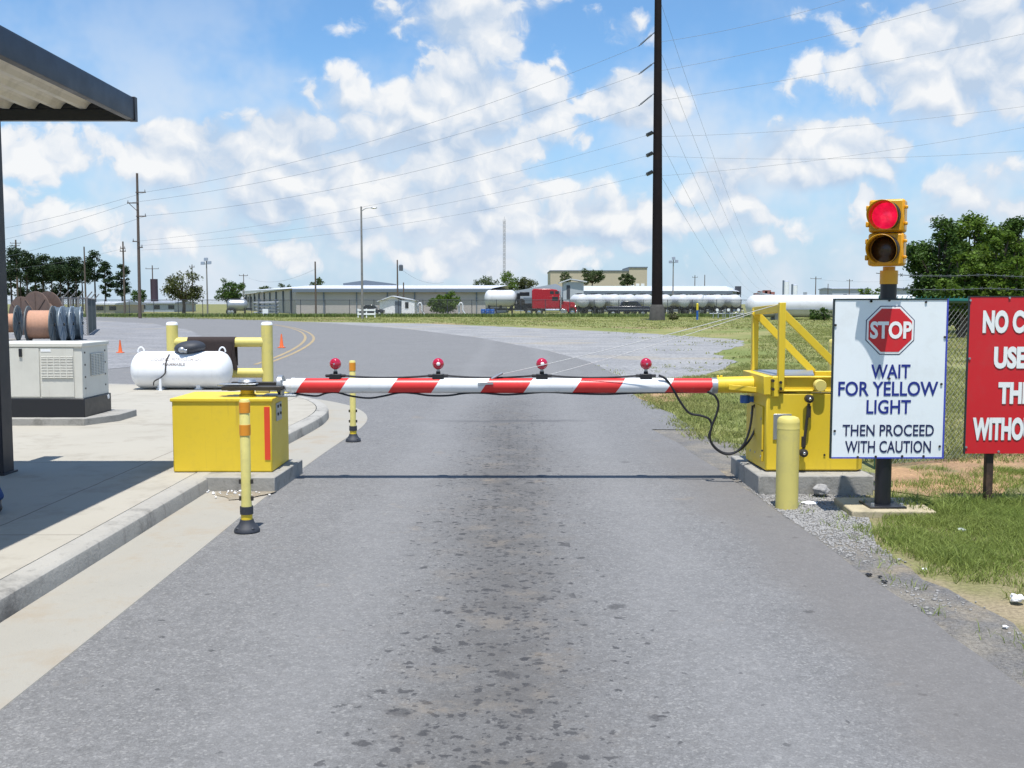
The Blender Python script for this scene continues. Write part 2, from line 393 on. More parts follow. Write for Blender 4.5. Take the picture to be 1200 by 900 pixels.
GDIRT = ground_mat('gutter dirt', [(.335,.285,.21), (.33,.30,.245), (.27,.225,.165)], 4.0, 60, .8, .7)
def leafmat(name, c0, c1, tr=.25):
    m, nt, b = base_mat(name); o = nt.obj(); g = nt.n('ShaderNodeNewGeometry')
    c = nt.mix(nt.noise(o, .55, 3), c0, c1)
    rnd = g.outputs['Random Per Island']
    k = nt.m('MULTIPLY_ADD', rnd, .9, .55); c = nt.mix(1.0, c, nt.n('ShaderNodeCombineColor', None, {0: k, 1: k, 2: nt.m('MULTIPLY', k, .9)}).outputs[0], 'MULTIPLY')
    nt.set(b.inputs['Base Color'], c); b.inputs['Roughness'].default_value = .6; b.inputs['Specular IOR Level'].default_value = .25
    t = nt.n('ShaderNodeBsdfTranslucent', None, {0: c}); mx = nt.n('ShaderNodeMixShader', None, {0: tr, 1: b.outputs[0], 2: t.outputs[0]})
    nt.t.links.new(mx.outputs[0], nt.t.nodes['Material Output'].inputs[0])
    return m
LEAF_G = leafmat('mid green leaves', (.055, .115, .016), (.145, .21, .030), .4)
LEAF_D = leafmat('dark green leaves', (.038, .085, .018), (.085, .14, .028), .35)
LEAF_P = leafmat('pine needles', (.020, .042, .018), (.038, .066, .024))
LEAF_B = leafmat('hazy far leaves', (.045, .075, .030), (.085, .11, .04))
LEAF_O = leafmat('olive leaves', (.05, .075, .022), (.10, .10, .032))
GRASSN = leafmat('grass blades', (.13, .225, .040), (.30, .325, .105), .45)
GRASSF = leafmat('field grass blades', (.175, .225, .062), (.33, .315, .135), .45)
WEED = leafmat('weed blades', (.075, .135, .035), (.16, .19, .065), .35)
BARK = paint('bark', (.075, .055, .042), .95, var=.4, scale=6)

# ------------------------------------------------------------------ light and sky
KX, KY = .012, .30                       # shadow drift per metre of height
sd = Vector((-KX, -KY, 1)).normalized()
el = math.asin(sd.z)
sun = bpy.data.lights.new('sun', 'SUN'); sun.energy = 4.2; sun.angle = R(.5); sun.color = (1, .965, .91)
so = bpy.data.objects.new('sun', sun); COL.objects.link(so); so.rotation_euler = sd.to_track_quat('Z', 'Y').to_euler(); so.location = (0, -20, 60)
w = bpy.data.worlds.new('World'); scene.world = w; w.use_nodes = True
wt = NT(w.node_tree); bg = w.node_tree.nodes['Background']; bg.inputs[1].default_value = .10
sky = wt.n('ShaderNodeTexSky', {'sky_type': 'NISHITA', 'sun_disc': False, 'sun_elevation': el, 'sun_rotation': R(180), 'altitude': 0, 'air_density': 1.0, 'dust_density': .5, 'ozone_density': 2.0})
w.cycles.sampling_method = 'MANUAL'; w.cycles.sample_map_resolution = 256
gen = wt.n('ShaderNodeTexCoord').outputs['Generated']
sp = wt.n('ShaderNodeSeparateXYZ', None, {0: gen}); hyp = wt.m('SQRT', wt.m('MAXIMUM', wt.m('MULTIPLY_ADD', sp.outputs[0], sp.outputs[0], wt.m('MULTIPLY', sp.outputs[1], sp.outputs[1])), .003))
px = wt.m('ARCTAN2', sp.outputs[0], sp.outputs[1]); pz = wt.m('DIVIDE', sp.outputs[2], hyp)
cv = wt.n('ShaderNodeCombineXYZ', None, {0: px, 1: pz, 2: 0.0}).outputs[0]
CLOUDS = [  # photo pixel centre, half sizes, weight
    (520,150,125,80,1.0),(615,135,80,62,1.0),(430,215,110,70,.95),(560,225,150,60,.85),
    (560,28,150,44,.82),(735,120,60,30,.95),(325,168,46,40,1.0),(205,182,105,40,.92),(65,176,56,36,.95),
    (660,262,140,36,.85),(230,275,150,30,.7),(540,300,160,24,.6),(790,255,50,36,.6),(1130,250,90,26,.6),(690,35,60,26,.6),(970,182,85,36,.85),(1115,55,135,70,.90),(840,218,46,30,.85),
    (300,240,140,42,.70),(110,258,130,40,.55),(1090,220,100,40,.6),(970,18,70,18,.5),(480,280,260,36,.55),(900,270,200,36,.5)]
VM = lambda op, a, b, c=None: wt.n('ShaderNodeVectorMath', {'operation': op}, {0: a, 1: b, **({2: c} if c else {})})
acc = None
for (u, v, ru, rv, wgt) in CLOUDS:
    a, y_, z_ = ray(u, v); cx, cz = math.atan2(a, y_), z_ / math.hypot(a, y_)
    q = VM('MULTIPLY_ADD', cv, (F/ru, F/rv, 0), (-cx*F/ru, -cz*F/rv, 0)).outputs[0]
    q = VM('DOT_PRODUCT', q, q).outputs['Value']
    f = wt.m('MULTIPLY_ADD', q, -.42*wgt, wgt)               # falls to zero at 1.5 radii
    acc = f if acc is None else wt.m('SMOOTH_MAX', acc, f, .12)
def n2d(vec, scale, detail, rough, dist=0.0):
    return wt.n('ShaderNodeTexNoise', {'noise_dimensions': '2D'}, {'Vector': vec, 'Scale': scale, 'Detail': detail, 'Roughness': rough, 'Distortion': dist}).outputs[0]
def puffs(vec, det):
    n1 = n2d(vec, 8.5, det, .62)
    v1 = wt.n('ShaderNodeTexVoronoi', {'feature': 'SMOOTH_F1', 'voronoi_dimensions': '2D'}, {'Vector': vec, 'Scale': 26.0, 'Smoothness': .25}).outputs[0]
    v2 = wt.n('ShaderNodeTexVoronoi', {'feature': 'SMOOTH_F1', 'voronoi_dimensions': '2D'}, {'Vector': vec, 'Scale': 11.0, 'Smoothness': .3}).outputs[0]
    return wt.m('MULTIPLY_ADD', v2, -.34, wt.m('MULTIPLY_ADD', v1, -.34, wt.m('MULTIPLY_ADD', n1, .95, -.22)))
wv = wt.n('ShaderNodeTexNoise', {'noise_dimensions': '2D'}, {'Vector': cv, 'Scale': 22.0, 'Detail': 3.0}).outputs[1]
cw = VM('MULTIPLY_ADD', wv, (.030, .030, 0), cv).outputs[0]
n0 = puffs(cw, 7.0)
n1 = puffs(VM('ADD', cw, (.004, .013, 0)).outputs[0], 4.0)
dens = wt.m('ADD', wt.m('MULTIPLY', acc, .80), n0)
soft = wt.ss(wt.m('SUBTRACT', n0, n1), .08, -.06)      # undersides melt into the haze
alpha = wt.m('MULTIPLY', wt.ss(dens, .25, wt.m('MULTIPLY_ADD', soft, .26, .42)), .96)
lowm = wt.ss(pz, .34, .04)
veil = wt.m('MULTIPLY', wt.ss(n2d(cv, 5.0, 5.0, .62), .36, .70), wt.m('MULTIPLY_ADD', lowm, .85, .16))
lit = wt.m('ADD', wt.m('MULTIPLY', wt.m('SUBTRACT', n0, n1), 3.2), wt.m('MULTIPLY_ADD', n2d(cv, 5.5, 2.0, .5), -.9, wt.m('MULTIPLY_ADD', wt.ss(dens, .30, 1.0), .34, .80)), clamp=True)
CB = 6.3                                 # cloud radiance relative to the sky node's units
ccol = wt.mix(lit, (.56*CB, .69*CB, .87*CB), (1.02*CB, 1.03*CB, 1.04*CB))
skyc = wt.mix(1.0, sky.outputs[0], (.75, 1.02, 1.20), 'MULTIPLY')
haz = wt.m('MULTIPLY', wt.ss(pz, .26, -.03), .95)
skyc = wt.mix(haz, skyc, (.56*CB, .73*CB, .91*CB))
skyc = wt.mix(veil, skyc, (.82*CB, .89*CB, .98*CB))
wt.set(bg.inputs[0], wt.mix(alpha, skyc, ccol))

scene.view_settings.view_transform = 'Standard'; scene.view_settings.look = 'None'
scene.view_settings.exposure = .55; scene.view_settings.gamma = 1; scene.view_settings.use_curve_mapping = False
scene.render.engine = 'CYCLES'

scene.cycles.max_bounces = 5; scene.cycles.diffuse_bounces = 3; scene.cycles.glossy_bounces = 2; scene.cycles.transmission_bounces = 2
# ------------------------------------------------------------------ the setting
gs = 4000
gb = MB(); gb.add([(-gs,-gs,0),(gs,-gs,0),(gs,gs,0),(-gs,gs,0)], [(0,1,2,3)])
tag(gb.build('ground', GRASSG, origin=False, smooth=False), kind='structure')
def gp(L): return [G(u, v)[:2] for u, v in L]
road_poly = [(2.25,-8),(2.19,3.0),(2.12,5.2),(2.05,7.6),(2.0,9.5),(1.93,11.5)] + gp([(766,505),(815,505),(790,488),(764,475),(737,461),(725,441),(692,425),(640,411),(560,396),(480,386),(372,378),(240,372.6),(110,370.4)]) + [(-75,134),(-160,150),(-160,60),(-80,10),(-60,-8)]
sheet('road', road_poly, .016, ASPH, .05, .35)
grav_poly = gp([(350,377.2),(372,379),(480,387.5),(560,398),(640,414),(692,428),(722,443),(738,463),(770,455),(812,444),(850,432),(856,422),(838,414),(875,404),(866,398),(760,391),(640,385),(500,379.3)])
sheet('gravel_lot', grav_poly, .006, GRAV, .30, .8)
sheet('gravel_yard', gp([(100,375),(178,379.5),(222,387),(243,398),(228,408),(190,420),(150,431),(70,440),(-60,440),(-60,375)]), .022, GRAVY, .2, .8)
sheet('gravel_shoulder', [(1.6,12.95),(1.9,11.2),(1.95,8.5),(2.0,7.4),(2.1,4.2),(2.15,2.2),(2.55,2.3)] + gp([(1230,770),(1160,718),(1085,680),(1030,640),(1005,612),(1000,590),(1030,575),(1030,555)]) + [(3.3,10.0),(2.75,11.2),(2.4,12.2),(2.3,12.97)], .008, SHLD, .10, .18)
sheet('turf_verge', gp([(1020,560),(1000,600),(1010,640),(1080,690),(1160,735),(1260,800)]) + [(3.6,3),(9,3),(9,10.4),(4,10.4)], .004, NEARG, .1, .3)
sheet('dirt_strip', gp([(1030,560),(1046,577),(1095,583),(1150,589),(1172,572),(1200,566),(1300,560)]) + [(9,9.5),(9,12.2)] + gp([(1300,526),(1190,533),(1110,540),(1036,545)]), .012, DIRT, .12, .25)
sheet('dirt_patch', gp([(752,462),(775,459),(812,462),(800,470),(772,476),(757,470)]), .010, DIRT, .2, .3)

# island: paved platform with rounded kerb and gutter
nose = [(-2.55,-8),(-2.56,5),(-2.60,9),(-2.56,11.2),(-2.50,12.8),(-2.50,13.6),(-2.58,14.4),(-2.78,15.2),(-3.15,16.1),(-3.9,17.1),(-5.2,18.2),(-7.6,19.0),(-12,19.6),(-40,19.8)]
def smooth_path(p, it=3):
    p = [Vector((*q, 0)) for q in p]
    for _ in range(it):
        q = [p[0]]
        for a, b in zip(p[:-1], p[1:]): q += [a.lerp(b, .25), a.lerp(b, .75)]
        p = q + [p[-1]]
    return p
npath = smooth_path(nose, 2)
def offset_path(p, d):
    out = []
    for i, q in enumerate(p):
        t = (p[min(i+1, len(p)-1)] - p[max(i-1, 0)]).normalized(); out.append(q + Vector((t.y, -t.x, 0)) * d)   # right side of travel
    return out
def strip(name, prof, mat):               # prof: (offset to the road side, z)
    mb = MB(); rows = [[Vector((q.x, q.y, z)) for q in offset_path(npath, d)] for d, z in prof]; n = len(npath)
    vs = [v for r in rows for v in r]
    mb.add(vs, [(j*n+i, j*n+i+1, (j+1)*n+i+1, (j+1)*n+i) for j in range(len(rows)-1) for i in range(n-1)])
    return tag(mb.build(name, mat, origin=False), kind='structure')
strip('kerb', [(-.165,.146),(-.160,.152),(-.05,.151),(-.022,.146),(-.006,.134),(0,.115),(.006,.03),(.01,-.02)], KERBC)
strip('gutter', [(.004,.028),(.3,.024),(.54,.0205),(.56,-.02)], GUTC)
inner = [q for q in offset_path(npath, -.174)]
pv = MB(); pv.prism([(q.x, q.y) for q in inner] + [(-40,-8)], 'z', -.05, .148)
m, nt, b = base_mat('pavement concrete'); o = nt.obj(); s = nt.n('ShaderNodeSeparateXYZ', None, {0: o})
c = nt.mix(nt.noise(o, .8, 7, .6), (.345, .322, .270), (.410, .385, .330))
c = nt.mix(nt.m('MULTIPLY', nt.ss(nt.noise(o, 2.6, 8, .7), .48, .70), .55), c, (.27, .245, .20))
wob = nt.m('MULTIPLY', nt.m('SUBTRACT', nt.noise(o, 3, 4), .5), .03)
def joint(coord, per, off, wd):
    f = nt.m('FRACT', nt.m('DIVIDE', nt.m('ADD', nt.m('ADD', coord, wob), off), per)); return nt.m('LESS_THAN', nt.m('ABSOLUTE', nt.m('SUBTRACT', f, .5)), wd / per)
j = nt.m('MAXIMUM', joint(s.outputs[1], 3.0, 1.05, .006), joint(s.outputs[0], 3.0, 4.9, .006))
c = nt.mix(nt.m('MULTIPLY', j, .75), c, (.13, .115, .095))
nt.set(b.inputs['Base Color'], c); b.inputs['Roughness'].default_value = .9; b.inputs['Specular IOR Level'].default_value = .25
bp = nt.n('ShaderNodeBump', None, {'Strength': .3, 'Distance': .006, 'Height': nt.noise(o, 70, 6, .7)}); nt.set(b.inputs['Normal'], bp.outputs[0])
tag(pv.build('pavement', m, origin=False, smooth=False), kind='structure')

# curved double yellow line
LINE = paint('faded yellow line', (.35, .26, .13), .8, var=.1, scale=3, dirt=(.18, .175, .17), amt=.9, dscale=2)
for name, du in (('road_line', 0), ('road_line', 11)):
    ctr = smooth_path([G(u + du * k, v)[:2] for u, v, k in ((299,428,.9),(322,420,.9),(341,411.5,.9),(353,404,.9),(358,398,.95),(357.5,393,.8),(352,388.5,.6),(338,384,.5),(318,380.5,.4))], 2)
    L = offset_path(ctr, -.06); Rr = offset_path(ctr, .06); mb = MB(); n = len(ctr)
    mb.add([(q.x, q.y, .021) for q in L] + [(q.x, q.y, .021) for q in Rr], [(i, i+1, n+i+1, n+i) for i in range(n-1)])
    tag(mb.build(name, LINE, origin=False, smooth=False), kind='structure')

# ------------------------------------------------------------------ grass (stuff)
def grass(name, xy, h, wd, lean, mat, z=0.0):
    n = len(xy); a = RNG.uniform(0, 2*np.pi, n); la = RNG.uniform(0, 2*np.pi, n)
    hh = h * RNG.uniform(.5, 1.35, n); ln = lean * hh * RNG.uniform(.15, 1.2, n); ww = wd * RNG.uniform(.6, 1.3, n)
    sx, sy = np.cos(a) * ww / 2, np.sin(a) * ww / 2; lx, ly = np.cos(la) * ln, np.sin(la) * ln
    V = np.zeros((n, 5, 3)); x, y = xy[:, 0], xy[:, 1]
    V[:, 0] = np.stack([x - sx, y - sy, np.full(n, z)], 1); V[:, 1] = np.stack([x + sx, y + sy, np.full(n, z)], 1)
    V[:, 2] = np.stack([x + sx*.8 + lx*.35, y + sy*.8 + ly*.35, z + hh*.62], 1); V[:, 3] = np.stack([x - sx*.8 + lx*.35, y - sy*.8 + ly*.35, z + hh*.62], 1)
    V[:, 4] = np.stack([x + lx, y + ly, z + hh * .92], 1)
    b = (np.arange(n) * 5)[:, None, None]; Fc = np.array([[0,1,2],[0,2,3],[3,2,4]])[None] + b
    o = np_mesh(name, V.reshape(-1, 3), Fc.reshape(-1), 3, mat); o['kind'] = 'stuff'; return o
def nz(x, y, s, k=0): return noise.noise(Vector((x*s, y*s, k*7.3)))
def tufts(n, x0, x1, y0, y1, dens, spread, blades):
    pts = []
    while len(pts) < n:
        x = random.uniform(x0, x1); y = random.uniform(y0, y1)
        if random.random() > dens(x, y): continue
        for _ in range(random.randint(*blades)):
            pts.append((x + random.gauss(0, spread), y + random.gauss(0, spread)))
    return np.array(pts)
def near_d(x, y):
    # distance right of the worn edge
    edge = np.interp(y, [3, 4.9, 5.8, 6.8, 8.0, 9.5], [2.90, 2.60, 2.42, 2.30, 2.70, 3.6])
    e = x - edge + .25 * nz(x, y, 1.7)
    if e < 0: return .01
    k = min(1, e / .40) ** 1.4
    k *= .10 + .90 * max(0, min(1, .66 + 1.6 * nz(x, y, 1.1, 2)))
    if y > 7.85: k *= .10 + (.9 if nz(x, y, 1.1, 5) > .16 else 0)
    return k
grass('grass', tufts(270000, 2.2, 6.6, 3.6, 9.9, near_d, .035, (8, 20)), .060, .0050, 1.5, GRASSN)
grass('tall_grass', tufts(9000, 2.7, 6.4, 4.4, 8.3, lambda x, y: near_d(x, y) * (1 if nz(x, y, 1.3, 9) > .12 else .03), .04, (10, 24)), .12, .0070, 1.25, GRASSN)
def mid_d(x, y):
    lim = np.interp(y, [10, 12.9, 16, 18.5, 22, 24, 27, 33, 45, 70], [2.6, 2.2, 2.1, 2.05, 3.4, 5.4, 6.0, 8.2, 10.5, 20])
    if x < lim + .6 * nz(x, y, .5): return .02
    return .25 + .75 * max(0, min(1, .55 + 1.2 * nz(x, y, .35, 4)))
grass('field_grass', tufts(120000, 2.2, 11, 10.3, 27, mid_d, .08, (8, 16)), .055, .011, 1.7, GRASSF)
grass('field_grass', tufts(70000, 5, 30, 27, 66, mid_d, .2, (8, 16)), .07, .026, 1.9, GRASSF)
grass('grass_band', tufts(42000, -55, 50, 66, 126, lambda x, y: (1 if y > np.interp(x, [-55, -16, -6, 3.5, 20, 50], [128, 92, 84, 70, 58, 50]) else 0) * (.4 + .6*max(0, min(1, .5 + nz(x, y, .12))))
      , .35, (6, 12)), .08, .06, 2.2, GRASSF)
grass('weeds', tufts(22000, -60, 62, 123.5, 133, lambda x, y: .3 + .7*max(0, min(1, .5 + 1.5 * nz(x, y, .15, 3))), .3, (4, 9)), .42, .08, .8, WEED)
# weeds by the concrete base
wd = []
for (u, v, k) in ((978,578,40),(985,577,30),(1000,574,30),(1003,576,25),(955,577,8)):
    p = G(u, v)
    for _ in range(k): wd.append((p.x + random.gauss(0, .05), p.y + random.gauss(0, .04)))
grass('weeds', np.array(wd), .16, .010, .9, GRASSN)

def stones(name, n, fn, r0, r1, mat):
    ico = [(0,0,1),(.89,0,.45),(.28,.85,.45),(-.72,.53,.45),(-.72,-.53,.45),(.28,-.85,.45),(.72,.53,-.45),(-.28,.85,-.45),(-.89,0,-.45),(-.28,-.85,-.45),(.72,-.53,-.45),(0,0,-1)]
    fc = [(0,1,2),(0,2,3),(0,3,4),(0,4,5),(0,5,1),(1,6,2),(2,7,3),(3,8,4),(4,9,5),(5,10,1),(6,7,2),(7,8,3),(8,9,4),(9,10,5),(10,6,1),(7,6,11),(8,7,11),(9,8,11),(10,9,11),(6,10,11)]
    ico = np.array(ico); fc = np.array(fc); V = []; Fs = []
    for i in range(n):
        x, y = fn(); r = random.uniform(r0, r1) * random.uniform(.6, 1.2); k = ico * (1 + RNG.uniform(-.28, .28, (12, 3)))
        k = k * np.array([r * random.uniform(.8, 1.4), r * random.uniform(.8, 1.3), r * random.uniform(.4, .8)])
        a = random.uniform(0, 6.28); c_, s_ = math.cos(a), math.sin(a); k = np.stack([k[:,0]*c_-k[:,1]*s_, k[:,0]*s_+k[:,1]*c_, k[:,2]], 1)
        V.append(k + np.array([x, y, .008 + r * .25])); Fs.append(fc + 12 * i)
    o = np_mesh(name, np.concatenate(V), np.concatenate(Fs).ravel(), 3, mat); o['kind'] = 'stuff'; return o
def shoulder_pt():
    while True:
        y = random.uniform(3.2, 9.5) if random.random() < .5 else random.gauss(7.9, .65)
        lo = np.interp(y, [3, 7.6, 9.5], [2.2, 2.08, 2.04]); hi = np.interp(y, [3, 4.9, 5.8, 6.8, 8.0, 9.5], [2.8, 2.6, 2.5, 2.45, 2.8, 3.3])
        x = random.uniform(lo, hi)
        if random.random() < max(0, min(1, (y - 6.1) / 1.3)) or (nz(x, y, 1.6, 6) > .05 and random.random() < .25): return x, y
GM = paint('gravel stone', (.27, .262, .25), .9, var=.5, scale=14)
stones('gravel_stones', 9000, shoulder_pt, .004, .0115, GM)
def litter_pt():
    p = G(random.gauss(272, 17), random.gauss(577, 5)); return p.x, p.y
sheet('gutter_dirt', gp([(258,573),(300,566),(322,581),(303,586),(282,590),(262,592),(246,586)]), .030, GDIRT, .13, .03)
stones('paper_chips', 130, litter_pt, .004, .015, PAPER).location.z = .024

# ------------------------------------------------------------------ canopy on the left
ct = thing('canopy', (PX(12,555,8.6) - .12, 8.55, .148), 'dark steel canopy roof with cream ribbed underside and black square column', 'canopy')
cx, cy = -3.10, 8.6; z0 = PZ(163, 142, cy); z1 = PZ(157, 115, cy)
mb = MB()                                        # ribbed deck seen from below
pr = []; x = -9.6
while x + .23 < cx - .06:
    pr += [(x, z0+.087), (x+.025, z0+.087), (x+.05, z0+.12), (x+.085, z0+.145), (x+.125, z0+.145), (x+.16, z0+.12), (x+.185, z0+.087)]; x += .21
x1 = cx-.035; pr += [(x1, z0+.087), (x1, z0+.17), (-9.6, z0+.17)]
mb.prism(pr, 'y', -3.5, cy - .07); mb.build('roof_deck', SOFFIT, ct, smooth=False)
mb = MB(); mb.prism([(cx, z0), (cx, z1-.02), (cx-.01, z1), (cx-.10, z1), (cx-.10, z1-.03), (cx-.03, z1-.05), (cx-.03, z0+.09), (cx-.012, z0+.085), (cx-.012, z0+.02), (cx-.05, z0+.02), (cx-.06, z0)], 'y', -3.5, cy - .002)
mb.build('fascia', CHAR, ct, bevel=.004)
mb = MB(); mb.box(-9.6, cx-.012, cy-.062, cy, z0-.004, z0+.088); mb.box(-9.6, cx-.035, cy-.06, cy-.004, z0+.09, z1-.01); mb.build('end_beam', CHAR, ct, bevel=.004)
mb = MB(); mb.box(cx-.055, cx+.008, cy-.05, cy+.008, z0-.006, z1+.004); mb.build('corner_cap', CHAR, ct, bevel=.003)
cyy = G(17, 557, .148).y; colx = PX(17, 557, cyy+.19)
mb = MB(); mb.box(colx-.19, colx, cyy, cyy+.19, .155, z0+.1); mb.build('column', COLM, ct, bevel=.006)
mb = MB(); mb.box(colx-.24, colx+.02, cyy-.03, cyy+.22, .148, .165); mb.build('base_plate', COLM, ct, bevel=.003)
mb = MB()
for yy_ in (-1.5, 3.2): mb.box(-9.6, cx-.10, yy_, yy_+.12, z0-.10, z0+.08)
mb.each('purlin', CHAR, ct)

# ------------------------------------------------------------------ left cabinet that catches the arm
def frm(u, v, d): return P(u, v, d)
zc0 = .152; fy = G(260, 553.5, zc0).y; xl = PX(201, 553.5, fy); xr = PX(320.5, 553.5, fy); zt = PZ(260, 467, fy); by = fy + .70
cab = thing('latch_cabinet', ((xl+xr)/2, fy+.35, zc0), 'yellow steel cabinet on the paved island that catches the barrier arm', 'cabinet')
mb = MB(); mb.box(xl+.012, xr-.012, fy+.012, by-.012, zc0, zt-.022); mb.build('cabinet_body', YEL, cab, bevel=.012)
mb = MB(); mb.box(xl, xr, fy, by, zt-.03, zt); mb.build('lid', YEL, cab, bevel=.006)
mb = MB(); mb.box(xl+.02, xr-.02, fy+.02, by-.02, zc0-.004, zc0+.012); mb.build('plinth', BLACK, cab)
mb = MB(); mb.box(PX(309.5,500,fy), PX(316,500,fy), fy+.006, fy+.013, PZ(312,539,fy), PZ(312,477,fy)); mb.build('reflective_strip', REDREF, cab)
mb = MB(); mb.box(xr-.014, xr-.003, fy+.18, fy+.38, zt-.22, zt-.06); mb.build('switch_plate', STEEL, cab, bevel=.003)
mb = MB()
for a in (.23, .33):
    for z in (.16, .09): mb.cyl((xr-.004, fy+a, zt-z), (xr+.004, fy+a, zt-z), .014, n=10)
mb.each('switch', DSTEEL, cab)
py = fy + .26; pxm = PX(290, 455, py)
mb = MB(); mb.cyl((pxm, py, zt), (pxm, py, zt+.115), .062); mb.lathe([(.075,0),(.075,.014),(.06,.02)], (pxm,py,zt)); mb.build('latch_post', YEL, cab)
mb = MB(); za = zt + .075
mb.bar((pxm-.20, py-.02, za), (xr+.05, py-.02, za), .20, .035); mb.bar((pxm-.16, py+.08, za+.03), (xr+.02, py+.08, za+.03), .05, .03)
mb.cyl((pxm-.14, py+.03, za-.03), (pxm-.14, py+.03, za+.035), .05); mb.cyl((pxm-.02, py, za+.035), (pxm-.02, py, za+.055), .055)
mb.build('latch_plate', DSTEEL, cab, bevel=.004)
mb = MB(); mb.bar((pxm-.24, py-.05, za+.03), (pxm+.10, py-.05, za+.035), .10, .012); mb.cyl((pxm-.0,py,za+.05),(pxm,py,za+.075),.085,.07); mb.cyl((pxm+.10, py-.09, za-.02),(pxm+.22, py-.09, za-.02),.022)
mb.build('latch_lever', STEEL, cab, bevel=.003)

# concrete bases
x1_ = PX(322, 573, G(322,580).y); ly0 = G(322, 580).y
mb = MB(); mb.prism([(-2.72, ly0+.02), (x1_, ly0), (x1_+.03, ly0+1.02), (-2.72, ly0+1.02)], 'z', -.02, .150)
tag(mb.build('foundation_block', PADC, bevel=.008), 'low grey concrete base under the yellow latch cabinet', 'concrete base')

# ------------------------------------------------------------------ barrier gate
AY = 9.17; AZ = PZ(590, 452, AY)
zp = .172; gx0 = G(888.6, 581).x; gy0 = G(888.6, 581).y
mb = MB(); mb.prism([(gx0, gy0), (3.06, gy0), (3.06, gy0+1.15), (gx0+.01, gy0+1.15)], 'z', -.02, zp)
tag(mb.build('foundation_block', PADC, bevel=.012), 'weathered concrete base under the yellow barrier machine', 'concrete base')
f2 = G(896.6, 553, zp).y; x2 = PX(896.6, 553, f2); x3 = PX(1013, 553, f2); zt2 = PZ(900, 461, f2)
gate = thing('barrier_gate', ((x2+x3)/2, f2+.33, zp), 'yellow barrier machine with red and white striped arm lowered across the road', 'barrier gate')
mb = MB(); mb.prism([(x2, f2), (x3-.06, f2), (x3, f2+.06), (x3, f2+.66), (x2-.02, f2+.66)], 'z', zp+.012, zt2); mb.build('machine_housing', YEL, gate, bevel=.012)
mb = MB(); mb.prism([(x2+.02, f2+.02), (x3-.08, f2+.02), (x3-.02, f2+.07), (x3-.02, f2+.64), (x2, f2+.64)], 'z', zp-.003, zp+.013); mb.build('plinth', BLACK, gate)
door = MB(); door.box(x2-.018, x2-.004, f2+.07, f2+.52, zp+.08, zt2-.12)
dr = door.build('side_door', YEL, gate, bevel=.003)
mb = MB()
for yy_, zz in ((.10,.12),(.30,.13),(.48,.12),(.10,.45),(.48,.46)): mb.cyl((x2-.022, f2+yy_, zp+zz), (x2-.012, f2+yy_, zp+zz), .011, n=8)
mb.each('bolt', STEEL, dr)
pl = MB(); pl.box(PX(906,500,f2), PX(927,500,f2), f2-.012, f2+.002, PZ(910,515,f2), PZ(910,485,f2)); pp = pl.build('control_plate', STEEL, gate, bevel=.003)
mb = MB(); mb.box(PX(914,495,f2), PX(924,495,f2), f2-.05, f2-.012, PZ(918,500,f2), PZ(918,488,f2)); mb.build('lock_box', DSTEEL, pp, bevel=.004)
mb = MB()
for u, v in ((966,533),(893,528)): q = P(u, v, f2); mb.cyl((q.x, f2-.008, q.z), (q.x, f2+.002, q.z), .009, n=8)
mb.each('bolt', DSTEEL, gate)
# tipping frame
fA, fB = 8.81, 9.50                              # front and rear planes
zl, zh = PZ(940, 458, fA), PZ(940, 441, fA)
fr = MB()
fr.box(PX(903,450,fA), 3.28, fA-.03, fA+.03, zl, zh); fr.box(PX(903,450,fA), 3.28, fA-.055, fA+.03, zh-.012, zh+.003); fr.box(PX(903,450,fA), 3.28, fA-.055, fA+.03, zl-.003, zl+.012)
fr.box(PX(888,440,fB), 3.28, fB-.03, fB+.03, zl+.02, zh+.0)
fr.box(3.22, 3.30, fA+.03, fB-.03, zl, zh)
fr.box(PX(893,450,fA), PX(903,450,fA), fA-.06, fB+.05, zl-.03, zh+.005)
frame = fr.build('tipping_frame', YEL, gate, bevel=.005)
mb = MB(); mb.box(PX(903,450,fA)-.002, PX(903,450,fA)+.055, fA-.075, fA-.06, zl-.045, zh+.0); mb.build('end_plate', YEL, frame, bevel=.004)
mb = MB()
for u, v in ((905.5,446),(905.5,456),(914.5,448),(914.5,455.5)): q = P(u, v, fA-.08); mb.cyl((q.x, fA-.10, q.z), (q.x, fA-.05, q.z), .013, n=8)
mb.each('bolt', DSTEEL, frame)
mb = MB(); q = P(957.5, 451, fA); mb.lathe([(.052,0),(.052,.05),(.046,.06),(0,.06)], (q.x, fA-.052, q.z), (0,-1,0)); mb.build('pivot_boss', YELP, frame)
mb = MB(); tx = PX(914.5, 358, fA); ztop = PZ(914, 354.5, fA)
mb.box(tx-.027, tx+.027, fA-.085, fA-.03, zl+.01, ztop); mb.build('mast_post', YEL, gate, bevel=.004)
mb = MB(); tx2 = PX(884.5, 400, fB); ztop2 = PZ(884, 362, fB)
mb.box(tx2-.028, tx2+.028, fB-.03, fB+.03, zl+.02, ztop2); mb.build('mast_post', YEL, gate, bevel=.004)
mb = MB(); mb.bar((tx+.0, fA-.02, ztop-.05), (tx2, fB+.02, ztop2-.02), .05, .07); mb.build('top_bar', YEL, gate, bevel=.003)
a = P(917, 366, fA-.02); b_ = P(977, 425, fA-.02); dv = (b_ - a)
mb = MB(); mb.bar(a, a + dv * 1.62, .022, .062, (0,0,1)); mb.build('brace', YEL, gate, bevel=.003)
a = P(884, 365, fB-.04); b_ = P(953, 436, fB-.04); mb = MB(); mb.bar(a, b_, .022, .062, (0,0,1)); mb.build('brace', YEL, gate, bevel=.003)
mb = MB(); mb.prism([(PX(881,434,fB), fB+.03), (PX(903,445,fA), fA-.03), (PX(953,440,fA), fA-.03), (PX(953,438,fB), fB+.03)], 'z', zh+.004, zh+.012); mb.build('deck_plate', STEEL, gate)
